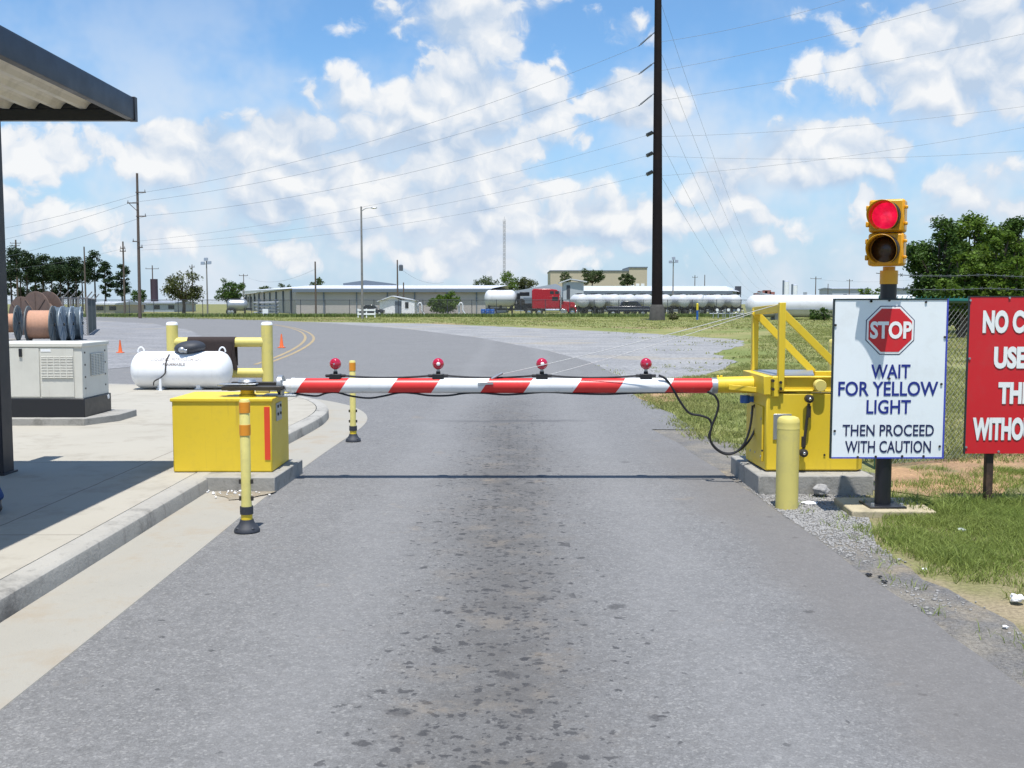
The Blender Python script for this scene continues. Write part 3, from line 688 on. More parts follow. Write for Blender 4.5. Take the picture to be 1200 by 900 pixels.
mb = MB(); q0 = P(944,466,fA); mb.prism([(PX(930,460,fA), zl), (PX(949,460,fA), zl), (PX(947,467,fA), zl-.075), (PX(942,467,fA), zl-.075)], 'y', fA-.03, fA); mb.build('crank_lug', YEL, gate, bevel=.003)
lug = MB(); q1 = P(942, 531, f2-.07); yy_ = f2 - .055
lug.cyl((q0.x, yy_, q0.z-.04), (q1.x, yy_, q1.z+.04), .013, n=10); lug.cyl((q0.x, yy_, q0.z-.06), (q0.x-.002, yy_, q0.z-.16), .020, n=10); lug.cyl((q1.x, yy_, q1.z+.05), (q1.x, yy_, q1.z+.14), .020, n=10)
lk = lug.build('link_rod', DSTEEL, gate)
mb = MB()
for q in (q0, q1): mb.lathe([(.018,-.03),(.036,-.022),(.036,.022),(.018,.03)], (q.x, yy_, q.z), (0,1,0), 14)
mb.each('ball_joint', DSTEEL, lk)
mb = MB()
for q in (q0, q1): mb.sphere((q.x, yy_-.030, q.z), .015, 10, 6)
mb.each('pin', CHROME, lk)
mb = MB(); q = P(878, 467, 9.25); mb.cyl((q.x-.05, 9.2, q.z+.035), (q.x-.05, 9.2, q.z-.035), .045, n=14); mb.bar((q.x-.02, 9.2, q.z), (x2+.0, 9.2, q.z), .06, .05); mb.build('junction_box', BLUEP, gate, bevel=.005)
# arm
ax0 = PX(336, 453, AY); ax1 = PX(836, 449, AY); ax2 = PX(900, 448, AY); rA = .068
mb = MB(); mb.cyl((ax0+.07, AY, AZ), (ax1, AY, AZ), rA, n=28)
arm = mb.build('arm_tube', STRIPE, gate)
# shift the arm's own coordinates so that the stripes start at the free end
off = OFF[gate.name]
for v in arm.data.vertices: v.co = v.co - (Vector((0, AY, AZ)) - off)
arm.location = Vector((0, AY, AZ)) - off; OFF[arm.name] = Vector((0, AY, AZ))
mb = MB(); mb.cyl((ax0-.03, AY, AZ), (ax0+.0, AY, AZ), .040, n=20); mb.cyl((ax0+.0, AY, AZ), (ax0+.045, AY, AZ), .060, n=24); mb.cyl((ax0+.045, AY, AZ), (ax0+.075, AY, AZ), .071, n=24); mb.build('end_cap', WHITE, arm, bevel=.004)
mb = MB(); mb.cyl((ax0-.075, AY, AZ+.01), (ax0-.03, AY, AZ+.01), .085, n=24); mb.bar((ax0-.2, AY, AZ-.085), (ax0+.10, AY, AZ-.085), .16, .02); mb.bar((ax0-.03, AY-.07, AZ-.08), (ax0-.03, AY-.07, AZ+.06), .02, .02); mb.build('latch_collar', STEEL, cab, bevel=.003)
mb = MB(); mb.cyl((ax1-.02, AY, AZ), (ax1+.03, AY, AZ), rA+.004, n=24); mb.build('joint_ring', STEEL, arm)
mb = MB(); mb.cyl((ax1+.03, AY, AZ+.006), (PX(900,447,AY), AY, AZ+.012), .072, .078, n=28)
mb.bar((ax1+.12, AY-.09, AZ-.005), (PX(903,452,fA), AY-.16, AZ-.03), .02, .045)
mb.cyl((ax1+.04, AY, AZ+.07), (ax1+.04, AY, AZ+.095), .012, n=8); mb.cyl((ax1+.07, AY, AZ+.07), (ax1+.07, AY, AZ+.095), .012, n=8); mb.build('arm_socket', YEL, gate, bevel=.003)
# lamps on the arm
lamp_x = [PX(u, 427, AY) for u in (393, 513.5, 635, 757)]
for i, x in enumerate(lamp_x):
    zt_ = AZ + rA
    mb = MB(); mb.box(x-.052, x+.052, AY-.035, AY+.035, zt_-.008, zt_+.038); mb.cyl((x, AY, zt_+.038), (x, AY, zt_+.062), .02); mb.cyl((x-.09, AY, zt_+.022), (x+.09, AY, zt_+.022), .014, n=10)
    lm = mb.build('warning_lamp', CABLE, gate, bevel=.004)
    mb = MB(); mb.cyl((x, AY, zt_+.06), (x, AY, zt_+.085), .015, n=10); mb.build('stem', STEEL, lm)
    mb = MB(); zc = zt_ + .130; mb.lathe([(0,-.042),(.026,-.040),(.043,-.030),(.051,-.014),(.053,0),(.051,.014),(.043,.030),(.026,.040),(0,.042)], (x, AY, zc), (0,1,0), 24, caps=False); mb.build('lens', REDLENS, lm)
    mb = MB(); mb.sphere((x+(.004 if i != 0 else -.006), AY-.043, zc), (.017, .006, .017) if i in (1, 2) else (.009,.005,.009), 12, 6); mb.build('hub', CHROME if i not in (1, 2) else WHITE, lm)  # this hub stands for the lens highlight, a glint made as a bright spot
def catn(p, q, sag, n=14):
    return [Vector(p).lerp(Vector(q), t/(n-1)) - Vector((0,0,sag*4*(t/(n-1))*(1-t/(n-1)))) for t in range(n)]
zt_ = AZ + rA + .022
mb = MB()
for a, b_ in zip(lamp_x[:-1], lamp_x[1:]): mb.tube(catn((a+.08, AY, zt_), (b_-.08, AY, zt_), .018), .0085)
mb.build('top_cable', CABLE, gate)
def spl(pts, n=10):                                # smooth curve through points (Catmull-Rom)
    pts = [Vector(p) for p in pts]; pts = [pts[0]*2-pts[1]] + pts + [pts[-1]*2-pts[-2]]; out = []
    for i in range(1, len(pts)-2):
        p0, p1, p2, p3 = pts[i-1:i+3]
        for k in range(n):
            t = k/n; out.append(.5*((2*p1)+(p2-p0)*t+(2*p0-5*p1+4*p2-p3)*t*t+(3*p1-p0-3*p2+p3)*t**3))
    return out + [pts[-2]]
mb = MB(); yb = AY - .03
mb.tube(spl([P(u, v, yb) for u, v in ((345,461),(358,463),(372,464),(383,460.5),(395,460),(411,464),(432,466.5),(450,464),(468,460.3),(485,461),(503,463.5),(525,463.5),(545,460.8),(565,460.5),(590,462.5),(612,461.5),(640,459.5),(672,461),(710,462),(745,460.5),(790,459.5),(829,458.5))]), .0085)
mb.build('lower_cable', CABLE, gate)
mb = MB(); yl = AY - .06
mb.tube(spl([P(u, v, yl) for u, v in ((772,440),(780,444),(788,455),(798,472),(808,484),(821,487),(831,491),(834,500),(831,511),(836,522),(846,530),(858,531),(870,525),(880,513),(886,499),(887,485),(884,474))]), .0105)
mb.tube(spl([P(u, v, yl-.03) for u, v in ((829,459),(838,464),(842,474),(839,487),(834,500),(832,514),(838,525),(850,532),(862,530),(872,520),(878,505),(881,488),(882,475))]), .0105)
mb.build('hanging_cable', CABLE, gate)
mb = MB()
q0 = Vector((tx-.03, fA, ztop-.02)); q1 = P(586, 439, AY); mb.tube([q0.lerp(q1, t/16) - Vector((0,0,.02*4*(t/16)*(1-t/16))) for t in range(17)], .0034, 6)
q0 = Vector((tx2, fB, ztop2-.03)); q1 = P(640, 440, AY); mb.tube([q0.lerp(q1, t/16) - Vector((0,0,.02*4*(t/16)*(1-t/16))) for t in range(17)], .0028, 6)
for u in (720, 800):
    q = q1
mb.build('stay_cable', paint('wire rope', (.5,.5,.49), .6), gate)
mb = MB(); q = P(582, 441, AY); mb.cyl(P(576,444,AY-.02), P(589,437,AY-.02), .011, n=8); mb.bar(P(560,450,AY-.072), P(578,449,AY-.072), .01, .02); mb.build('cable_clamp', STEEL, gate)

# ------------------------------------------------------------------ flexible posts, bollards
def delineator(u, v, vt, label):
    p = G(u, v, .03); t = thing('delineator_post', (p.x, p.y, .022), label, 'traffic post', 'yellow flexible posts at the island edge')
    b = MB(); b.lathe([(.090,0),(.090,.012),(.078,.030),(.060,.050),(.05,.07),(.046,.085)], (p.x,p.y,.022), n=20)
    for k in range(4):
        a = k*math.pi/2+.8; b.sphere((p.x+.072*math.cos(a), p.y+.072*math.sin(a), .048), (.016,.016,.012), 8, 5)
    b.build('rubber_base', RUBBER, t)
    zt_ = PZ(u, vt, p.y); Hh = zt_-.022
    b = MB(); b.cyl((p.x,p.y,.10),(p.x,p.y,.145),.040,n=18); b.build('ring', YEL, t)
    b = MB(); b.cyl((p.x,p.y,.145),(p.x,p.y,.20),.046,n=18); b.build('collar', RUBBER, t)
    b = MB(); b.lathe([(.038,.17),(.034,.24),(.036,Hh-.01),(.03,Hh)], (p.x,p.y,.022), n=18); b.build('tube', YELP2, t)
    for a, c in ((.73,.81),(.90,.98)) if v > 550 else ((.875,.975),):
        b = MB(); b.cyl((p.x,p.y,.022+Hh*a),(p.x,p.y,.022+Hh*c),.0385,n=18); b.build('reflective_band', ORREF, t)
    b = MB()
    for z in (.24,.36):
        for sg in (-1,1): b.box(p.x+sg*.037-.012, p.x+sg*.037+.012, p.y-.01, p.y+.01, z, z+.03)
    b.each('clip', DSTEEL, t)
delineator(289.5, 621, 468, 'near yellow flexible post with two orange bands before the latch cabinet')
delineator(414, 516, 422.5, 'far yellow flexible post with one orange band behind the striped arm')
def bollard(x, y, z, r, h, label, mat=YELP, cat='bollard', group=None):
    t = thing('bollard', (x, y, z), label, cat, group)
    b = MB(); b.lathe([(r,0),(r,h-.10),(r*1.012,h-.10),(r*1.012,h-.095),(r,h-.09),(r,h-.05)], (x,y,z), n=28); b.build('pipe', mat, t)
    b = MB(); b.lathe([(r,h-.05),(r*.97,h-.028),(r*.86,h-.012),(r*.6,h-.003),(0,h)], (x,y,z), n=28); b.build('dome_cap', mat, t); return t
q = G(925, 599); bollard(q.x, q.y+.08, .005, 13.2/1200*q.y, PZ(925, 489.5, q.y), 'pale yellow domed bollard standing in gravel before the barrier machine')
bollard(PX(979,420,13.0), 13.0, 0, .09, PZ(979,397,13.0), 'yellow bollard in the grass behind the barrier machine, mostly hidden')

# ------------------------------------------------------------------ traffic signal, sign boards
q = G(1034, 592, .065); sx_, sy_ = q.x, q.y
mb = MB(); e = [G(985,588), G(1018,605), G(1072,600), G(1050,583)]
mb.prism([(sx_-.30, sy_-.20), (sx_+.33, sy_-.22), (sx_+.36, sy_+.34), (sx_-.27, sy_+.34)], 'z', -.03, .062); tag(mb.build('concrete_footing', paint('tan concrete', (.42,.36,.24), .9, var=.12, dirt=(.22,.19,.13), amt=.6, bump=.4), bevel=.012), 'tan concrete footing block under the black signal post', 'footing')
sig = thing('traffic_signal', (sx_, sy_, .062), 'yellow two lens traffic signal lit red on a black post', 'traffic light')
mb = MB(); mb.box(sx_-.14, sx_+.14, sy_-.13, sy_+.13, .062, .078)
bpn = mb.build('base_plate', BLACK, sig, bevel=.003)
mb = MB()
for sg in (-1,1):
    for s2 in (-1,1): mb.cyl((sx_+sg*.11, sy_+s2*.10, .078), (sx_+sg*.11, sy_+s2*.10, .10), .014, n=6)
mb.each('bolt', STEEL, bpn)
zs0 = PZ(1039, 333, sy_); zs1 = PZ(1039, 312.5, sy_); zs2 = PZ(1038, 235, sy_)
mb = MB(); mb.cyl((sx_, sy_, .078), (sx_, sy_, zs0+.01), .060, n=24); mb.build('post', BLACK, sig)
mb = MB(); mb.cyl((sx_, sy_, zs0), (sx_, sy_, zs1-.03), .066, n=24); mb.cyl((sx_, sy_, zs1-.03), (sx_, sy_, zs1), .045, n=20); mb.build('collar', SIGYEL, sig)
hw = 19.5/1200*sy_; xc = PX(1037.5, 274, sy_); HY = sy_ - .045
TN = Matrix.Translation((xc, HY, 0)) @ Matrix.Rotation(R(-27), 4, 'Z') @ Matrix.Translation((-xc, -HY, 0))
def turned(q):
    q.v = [TN @ v for v in q.v]; return q
mb = MB(); hh = (zs2 - zs1)/2
for k in (0,1): mb.box(xc-hw, xc+hw, HY-.085, HY+.09, zs1+k*hh+.003, zs1+(k+1)*hh-.002)
head = turned(mb).build('signal_head', SIGYEL, sig, bevel=.02, seg=3)
mb = MB()
for k in (0,1):
    zc = zs1 + (k+.5)*hh; mb.box(xc-hw+.012, xc+hw-.012, HY-.097, HY-.08, zs1+k*hh+.012, zs1+(k+1)*hh-.012)
    for z in (zc-.06, zc+.06): mb.box(xc+hw-.002, xc+hw+.022, HY-.09, HY-.06, z-.012, z+.012); mb.box(xc-hw-.02, xc-hw+.002, HY-.09, HY-.06, z-.02, z+.02)
turned(mb).build('lens_door', SIGYEL, head, bevel=.006)
for k in (0, 1):
    zc = zs1 + (k+.5)*hh; r = .106
    # visor: open tunnel tilted a little left, cut away underneath
    n = 28; V = []; Fv = []
    for i in range(n+1):
        t = R(-62) + (2*math.pi - R(56)) * i / n; ca, sa = math.cos(t), math.sin(t)
        dep = .24 * (.62 + .38 * max(0, min(1, (sa + .75) / 1.1)))
        V += [(xc-.004+r*ca, HY-.09, zc+r*sa), (xc-.004+r*ca*1.02, HY-.09-dep, zc-.010+r*sa*1.02)]
    for i in range(n): Fv.append((2*i, 2*i+1, 2*i+3, 2*i+2))
    mb = MB(); mb.add(V, Fv); vo = turned(mb).build('visor', [SIGYEL, INK], head, fix=False); sdm = vo.modifiers.new('wall', 'SOLIDIFY'); sdm.thickness = .004; sdm.offset = 0; sdm.material_offset = 1
    mb = MB(); mb.lathe([(r*.93,0),(r*.9,.014),(r*.7,.028),(r*.4,.036),(0,.039)], (xc-.004, HY-.092, zc), (0,-1,0), 28, caps=False); turned(mb).build('lens', REDLIT if k else AMBERD, head)
# stop board
fs = sy_ - .078
cr = [P(u, v, fs) for u, v in ((977,349.5),(1110,351.5),(1106,536),(974,537.5))]
bxl = (cr[0].x+cr[3].x)/2; bxr = (cr[1].x+cr[2].x)/2; bz0 = (cr[2].z+cr[3].z)/2; bz1 = (cr[0].z+cr[1].z)/2
xcb = (bxl+bxr)/2
wb = thing('warning_sign', (xcb, fs, bz0), 'white board with red stop octagon and wait for yellow light wording', 'sign')
mb = MB(); mb.box(bxl, bxr, fs, fs+.012, bz0, bz1); pan = mb.build('panel', SIGNW, wb)
mb = MB(); w_ = .012
mb.box(bxl-.006, bxl+.006, fs-.004, fs+.016, bz0-.004, bz1+.004); mb.box(bxl+.006, bxr-.006, fs-.004, fs+.016, bz1-.007, bz1+.004); mb.build('rim', SIGBLK, wb)
mb = MB(); mb.box(bxr-.008, bxr+.005, fs-.003, fs+.016, bz0-.004, bz1+.004); mb.box(bxl+.006, bxr-.008, fs-.003, fs+.016, bz0-.004, bz0+.007); mb.build('rim', SIGBLU, wb)
def face(y): return lambda x, z: (x, y, z)
def octag(cx_, cz_, r): return [(cx_ + r*math.cos(R(22.5+45*i)), cz_ + r*math.sin(R(22.5+45*i))) for i in range(8)]
oc = P(1043, 387, fs); ro = 28.5/1200*fs/math.cos(R(22.5))
for nm, k, mt, yy_ in (('octagon_edge',1.0,LETN,.002),('octagon_border',.965,LETW,.004),('octagon',.885,RED,.006)):
    mb = MB(); mb.prism(octag(oc.x, oc.z, ro*k), 'y', fs-yy_, fs-.0003); oct_ = mb.build(nm, mt, wb, smooth=False)
def board_text(txt, u0, u1, v0, v1, d, mt, par, bold=.018, dy=.003, name='lettering'):
    mb = MB(); a = P(u0, v1, d); b_ = P(u1, v0, d)
    text_fit(mb, txt, a.x, b_.x, a.z, b_.z, face(d - dy), bold); o = mb.build(name, mt, par, smooth=False, fix=False); return o
board_text('STOP', 1019, 1068.5, 376.5, 397, fs, LETW, wb, .035, .009)
board_text('WAIT', 1020.5, 1067, 427, 443.5, fs, LETB, wb)
board_text('FOR YELLOW', 982, 1099.5, 447, 464, fs, LETB, wb)
board_text('LIGHT', 1015, 1067.5, 468.5, 485, fs, LETB, wb)
board_text('THEN PROCEED', 987, 1094.5, 497.5, 511, fs, LETN, wb, .012)
board_text('WITH CAUTION', 990, 1091, 516.5, 530.5, fs, LETN, wb, .012)
mb = MB()
for u, v in ((979,381),(978,505),(1021,353),(1042,352),(1085,354),(1107,395),(1103,450),(1101,523),(1026,535),(1057,534.5),(1082,534.5),(1020.5,353),(1042,443.5),(1005,535.5)):
    p_ = P(u, v, fs); mb.cyl((p_.x, fs-.008, p_.z), (p_.x, fs, p_.z), .009, n=8)
mb.each('bolt', DSTEEL, wb)
mb = MB()
for z in (bz0+.15, bz1-.15): mb.bar((xcb-.3, fs+.022, z), (xcb+.3, fs+.022, z), .02, .03)
mb.build('bracket', STEEL, wb)
# red board
rp = G(1156, 592); fr_ = rp.y - .06
a = P(1138, 347.5, fr_); b_ = P(1128.5, 531.5, fr_); rxl = (a.x+b_.x)/2; rz1 = a.z; rz0 = b_.z; rxr = rxl + .92
rs = thing('notice_board', ((rxl+rxr)/2, fr_, rz0), 'red notice board with white capital letters on brown post', 'sign')
mb = MB(); mb.box(rxl, rxr, fr_, fr_+.012, rz0, rz1); mb.build('panel', RED, rs)
mb = MB(); mb.box(rxl-.005, rxl+.005, fr_-.003, fr_+.015, rz0-.003, rz1+.004); mb.box(rxl+.005, rxr, fr_-.003, fr_+.015, rz1-.003, rz1+.004); mb.build('rim', SIGBLK, rs)
for txt, u0, u1, v0, v1 in (('NO CELL',1151,1229,363.5,390.5),('USE',1164,1203,406,432),('THIS',1169,1213,447.5,473.5),('WITHOUT',1139,1222,489,516)):
    a = P(u0, v1, fr_); b_ = P(u1, v0, fr_)
    mb = MB(); text_fit(mb, txt, a.x+.004, b_.x+.004, a.z-.003, b_.z-.003, face(fr_-.003), .06); mb.build('lettering', LETD, rs, smooth=False, fix=False)
    mb = MB(); text_fit(mb, txt, a.x, b_.x, a.z, b_.z, face(fr_-.005), .05); mb.build('lettering', LETW, rs, smooth=False, fix=False)
mb = MB()
for u, v in ((1137,352),(1136,420),(1132,524),(1170,529),(1183,349)): p_ = P(u, v, fr_); mb.cyl((p_.x, fr_-.008, p_.z), (p_.x, fr_, p_.z), .009, n=8)
mb.each('bolt', STEEL, rs)
for x in (rp.x, rp.x + .50):
    mb = MB(); mb.bar((x, rp.y-.01, -.05), (x, rp.y-.01, rz1-.1), .060, .05, (0,1,0)); mb.build('post', RUSTP, rs, bevel=.006)

# ------------------------------------------------------------------ litter and plants by the verge
def crumple(name, u, v, r, label, mat=PAPER, cat='litter', sq=.6):
    p_ = G(u, v); mb = MB(); mb.sphere((0,0,0), r, 22, 14)
    for v_ in mb.v: k = 1 + (.3 if cat == 'rock' else .55)*noise.noise(v_*(1.6/r) + Vector((u,v,0))); v_ *= k; v_.z *= sq
    zmin = min(v_.z for v_ in mb.v)
    for v_ in mb.v: v_ += Vector((p_.x, p_.y, .012 - zmin))
    return tag(mb.build(name, mat, smooth=False), label, cat)
crumple('crumpled_paper', 1191, 709, .035, 'crumpled white paper lying at the grass edge, nearest the camera')
crumple('paper_scrap', 1178, 739, .012, 'tiny white scrap on the dirt below the crumpled paper')
crumple('paper_scrap', 1083, 671, .014, 'small white scrap lying on the gravel shoulder')
crumple('crushed_cup', 1127, 626, .026, 'pale crushed cup lying in the grass before the red board', paint('pale cup', (.45,.50,.46), .4))
crumple('rock', 962, 583, .065, 'pale grey rock beside the concrete base behind the bollard', STONE, 'rock', .75)
crumple('paper_scrap', 949, 592, .06, 'flat white scrap on the gravel behind the bollard', PAPER, 'litter', .12)
for i, (u, v, r) in enumerate(((1018,677,.018),(1031,679,.012),(1036,685,.017))):
    crumple('asphalt_lump', u, v, r, ('flat black lump at the road edge, leftmost of three', 'small black lump at the road edge between two others', 'flat black lump at the road edge, rightmost of three')[i], BLACK, 'rubble', .4)
# ------------------------------------------------------------------ generator, gas tank, pipe barrier
zg = .235; gf = G(98, 489, zg).y; gxr = PX(98.3, 489, gf); gxl = gxr - 1.20; gb_ = gf + .80; gzt = PZ(98, 402, gf); gzm = PZ(98, 467, gf)
mb = MB(); mb.box(gxl-.12, gxr+.06, gf-.14, gb_+.15, .10, zg)
mb.prism([(gxr+.06, gf-.14), (gxr+.30, gf+.35), (gxr+.30, gb_+.15), (gxr+.06, gb_+.15)], 'z', .10, zg)
tag(mb.build('concrete_slab', PADC, bevel=.008), 'grey concrete slab under the beige generator', 'slab')
gen_ = thing('generator', ((gxl+gxr)/2, (gf+gb_)/2, zg), 'beige standby generator with louvres on a black base tank', 'generator')
mb = MB(); mb.box(gxl-.02, gxr+.02, gf-.015, gb_+.02, zg, gzm); mb.build('base_tank', BLACK, gen_, bevel=.008)
mb = MB(); mb.box(gxl, gxr, gf, gb_, gzm, gzt-.045); mb.build('housing', OFFW, gen_, bevel=.006)
mb = MB(); mb.box(gxl-.015, gxr+.015, gf-.018, gb_+.015, gzt-.05, gzt); mb.build('roof_panel', OFFW, gen_, bevel=.008)
mb = MB(); xd = PX(47, 430, gf); mb.box(gxl+.02, xd-.006, gf-.012, gf-.001, gzm+.02, gzt-.06); dpan = mb.build('door', OFFW, gen_, bevel=.004)
mb = MB(); mb.box(PX(23,412,gf), PX(26.5,412,gf), gf-.03, gf-.012, PZ(25,418,gf), PZ(25,408.5,gf)); mb.build('handle', BLACK, dpan, bevel=.003)
LOUV = paint('louvre shade', (.33,.32,.28), .6, var=.05)
mb = MB(); mb.box(xd+.006, gxr-.10, gf-.010, gf-.001, gzm+.02, gzt-.06); mb.build('side_panel', OFFW, gen_, bevel=.003)
def louvre(x0, x1, z0_, z1_, side, name):
    b = MB()
    if side == 'f': b.box(x0, x1, gf-.013, gf-.0095, z0_, z1_)
    else: b.box(gxr, gxr+.006, x0, x1, z0_, z1_)
    n_ = 14; o_ = b.build(name, LOUV, gen_); b = MB()
    for i in range(n_):
        z = z0_ + (i+.5)/n_*(z1_-z0_)
        if side == 'f': b.bar((x0, gf-.018, z), (x1, gf-.018, z), .012, .010, (0,.5,1))
        else: b.bar((gxr+.010, x0, z), (gxr+.010, x1, z), .012, .010, (-.5,0,1))
    for k in range(1, 5):
        q = x0 + (x1-x0)*k/5
        if side == 'f': b.box(q-.006, q+.006, gf-.026, gf-.0125, z0_, z1_)
        else: b.box(gxr+.005, gxr+.019, q-.006, q+.006, z0_, z1_)
    b.build('slats', OFFW, o_)
louvre(PX(49,425,gf), PX(86,425,gf), PZ(60,443,gf), PZ(60,417.5,gf), 'f', 'louvre')
louvre(gf+.24, gf+.66, gzt-.42, gzt-.14, 's', 'louvre')
mb = MB()
for yy_ in (.08,.70):
    for z in (.12,.27,.42,.56): mb.cyl((gxr-.002, gf+yy_, gzt-z), (gxr+.006, gf+yy_, gzt-z), .012, n=8)
mb.each('bolt', DSTEEL, gen_)
mb = MB(); mb.cyl((gxr-.02, gf+.72, gzm-.04),(gxr+.028, gf+.72, gzm-.04), .030, n=12); mb.build('fuel_cap', WHITE, gen_)
mb = MB(); mb.box(xd+.02, xd+.14, gf-.0135, gf-.0105, gzt-.105, gzt-.075); mb.build('data_plate', WHITE, gen_)

ty = G(214, 457, .15).y + .25; txc = PX(213.5, 435, ty); tz0 = PZ(213, 459, ty-.25); L_ = 117/1200*ty; rt = 21.8/1200*ty; tzc = PZ(213, 433.3, ty)
tank = thing('gas_tank', (txc, ty, .148), 'white horizontal gas tank with black dome lid on the island', 'gas tank')
mb = MB(); hl = L_/2; hd = rt*.62; prof = [(0,-hl)] + [(rt*math.sin(a), -hl + hd*(1-math.cos(a))) for a in [math.pi/2*i/8 for i in range(1,9)]] + [(rt*math.sin(a), hl - hd*(1-math.cos(a))) for a in [math.pi/2*i/8 for i in range(8,0,-1)]] + [(0,hl)]
mb.lathe(prof, (txc, ty, tzc), (1,0,0), 40, caps=False); mb.build('tank_shell', WHITE, tank)
for sg in (-1,1):
    lx_ = txc + sg*(hl - .16); b = MB()
    pts = [(lx_ + sg*(.0) + .055*math.cos(t), ty, tzc + rt - .015 + .085*max(0, math.sin(t))) for t in [math.pi*i/10 for i in range(11)]]
    b.tube(pts, .013, 8); b.build('lifting_eye', WHITE, tank)
    fx = txc + sg*.33
    b = MB(); b.prism([(fx-.06, .152), (fx+.06, .152), (fx+.06, .17), (fx+.035, .17), (fx+.035, tzc-rt+.09), (fx-.035, tzc-rt+.09), (fx-.035, .17), (fx-.06, .17)], 'y', ty-.20, ty+.20); b.build('foot', WHITE, tank, bevel=.003)
b = MB(); b.lathe([(.05,-.02),(.05,.06)], (txc+.06, ty-.02, tzc+rt-.02), n=18); b.build('riser', WHITE, tank)
b = MB(); dcx = PX(220, 406, ty); dz = PZ(220, 412, ty)
dcx = PX(223, 407, ty); dz = PZ(223, 408, ty); b.sphere((dcx, ty-.02, dz), (.265, .24, .13), 24, 14)
for v_ in b.v:
    if v_.z < dz-.05: v_.z = dz-.05 + (v_.z-dz+.05)*.75
    v_.z += .22*(v_.x-dcx) * (1 if v_.x > dcx else .4) * .5
b.build('dome_lid', RUBBER, tank)
b = MB(); q = P(213, 410, ty-.24); b.cyl((q.x, q.y+.02, q.z), (q.x+.09, q.y+.02, q.z-.02), .045, n=14); b.sphere((q.x, q.y, q.z), (.06,.04,.05), 12, 8); b.build('regulator', STEEL, tank)
def ty_at(z, m=.012):
    dz_ = z - tzc; return ty - math.sqrt(max(0, rt*rt - dz_*dz_)) - m
b = MB(); pts = []
for u, v in ((203,414),(201.5,421),(201.5,432),(201,436),(196,441),(189,445),(188,450)):
    q = P(u, v, ty); pts.append((q.x, min(ty_at(max(q.z, tzc), .02), ty-.2), q.z))
b.tube(spl(pts, 6), .011, 8); b.build('gas_pipe', DSTEEL, tank)
b = MB(); q = P(188, 452, ty-.33); b.cyl((q.x, q.y, .15), (q.x, q.y, .35), .022, n=12); b.cyl((q.x,q.y,.148),(q.x,q.y,.156),.04,n=12); b.build('stub_pipe', WHITE, tank)
for txt, u0, u1, z0_, z1_ in (('LIQUEFIED PETROLEUM GAS', 179, 238, tzc+rt*.50, tzc+rt*.68), ('FLAMMABLE', 193, 219, tzc+rt*.27, tzc+rt*.43)):
    b = MB(); text_fit(b, txt, PX(u0,425,ty-.2), PX(u1,425,ty-.2), z0_, z1_, lambda x, z: (x, ty_at(z, .004), z), .02); b.build('lettering', LETD, tank, smooth=False, fix=False)

pd = 18.35; xa = PX(202, 400, pd); xb = PX(313, 400, pd); pr_ = 6.6/1200*pd; pzt = PZ(313, 377, pd)
pb = thing('pipe_barrier', ((xa+xb)/2, pd, .148), 'yellow pipe barrier of two domed posts and two rails behind the gas tank', 'barrier')
for x in (xa, xb):
    b = MB(); h_ = pzt-.148; b.lathe([(pr_,0),(pr_,h_-.05)], (x,pd,.148), n=24); po = b.build('post', YELP, pb)
    b = MB(); b.lathe([(pr_*1.01,h_-.06),(pr_*.98,h_-.028),(pr_*.86,h_-.012),(pr_*.6,h_-.003),(0,h_)], (x,pd,.148), n=24); b.build('dome_cap', WHITE, po)
rr = 5.6/1200*pd
for v in (401, 437):
    z = PZ(260, v, pd); b = MB(); b.cyl((xa, pd+.0, z), (xb, pd, z), rr, n=22); b.build('rail', YELP, pb)
zr = PZ(260, 401, pd); xm0, xm1 = PX(221, 401, pd), PX(276.5, 401, pd); b = MB(); ro_ = rr + .012
outer = [(pd + ro_*math.cos(a), zr + ro_*math.sin(a)) for a in [math.pi*i/12 for i in range(13)]]
inn = [(pd + (ro_-.01)*math.cos(a), zr + (ro_-.01)*math.sin(a)) for a in [math.pi*i/12 for i in range(12,-1,-1)]]
zlow = PZ(260, 432, pd)
prof = [(pd+ro_+.015, zlow+.05)] + outer + [(pd-ro_-.02, zlow), (pd-ro_-.01, zlow)] + inn + [(pd+ro_+.005, zlow+.05)]
b.prism(prof, 'x', xm0, xm1); b.bar((xm1-.05, pd-.10, zr), (xm1+.02, pd-.11, zlow-.02), .12, .02)
tag(b.build('carpet', MATB), 'dark brown carpet draped over the upper pipe rail', 'carpet')

# ------------------------------------------------------------------ person at the left edge
def skin(name, joints, edges, mat, parent=None, sub=2, root=0):
    off = OFF[parent.name] if parent else Vector(joints[0][0]); off = Vector(off)
    me = bpy.data.meshes.new(name); me.from_pydata([tuple(Vector(j[0]) - off) for j in joints], edges, [])
    me.materials.append(mat); o = bpy.data.objects.new(name, me); COL.objects.link(o)
    sm = o.modifiers.new('skin', 'SKIN'); sm.use_smooth_shade = True
    if not me.skin_vertices: me.skin_vertices.new()
    for i, j in enumerate(joints):
        r = j[1] if isinstance(j[1], tuple) else (j[1], j[1]); me.skin_vertices[0].data[i].radius = r; me.skin_vertices[0].data[i].use_root = (i == root)
    ss_ = o.modifiers.new('sub', 'SUBSURF'); ss_.levels = sub; ss_.render_levels = sub
    if parent: o.parent = parent
    else: o.location = off
    OFF[o.name] = off; return o
toe = G(9, 599, .15); fy_ = toe.y + .06; fx_ = PX(-5, 580, fy_) - .03           # front heel; the person faces +x
def W(x, y, z): return Vector((fx_ + x, fy_ + y, .15 + z))
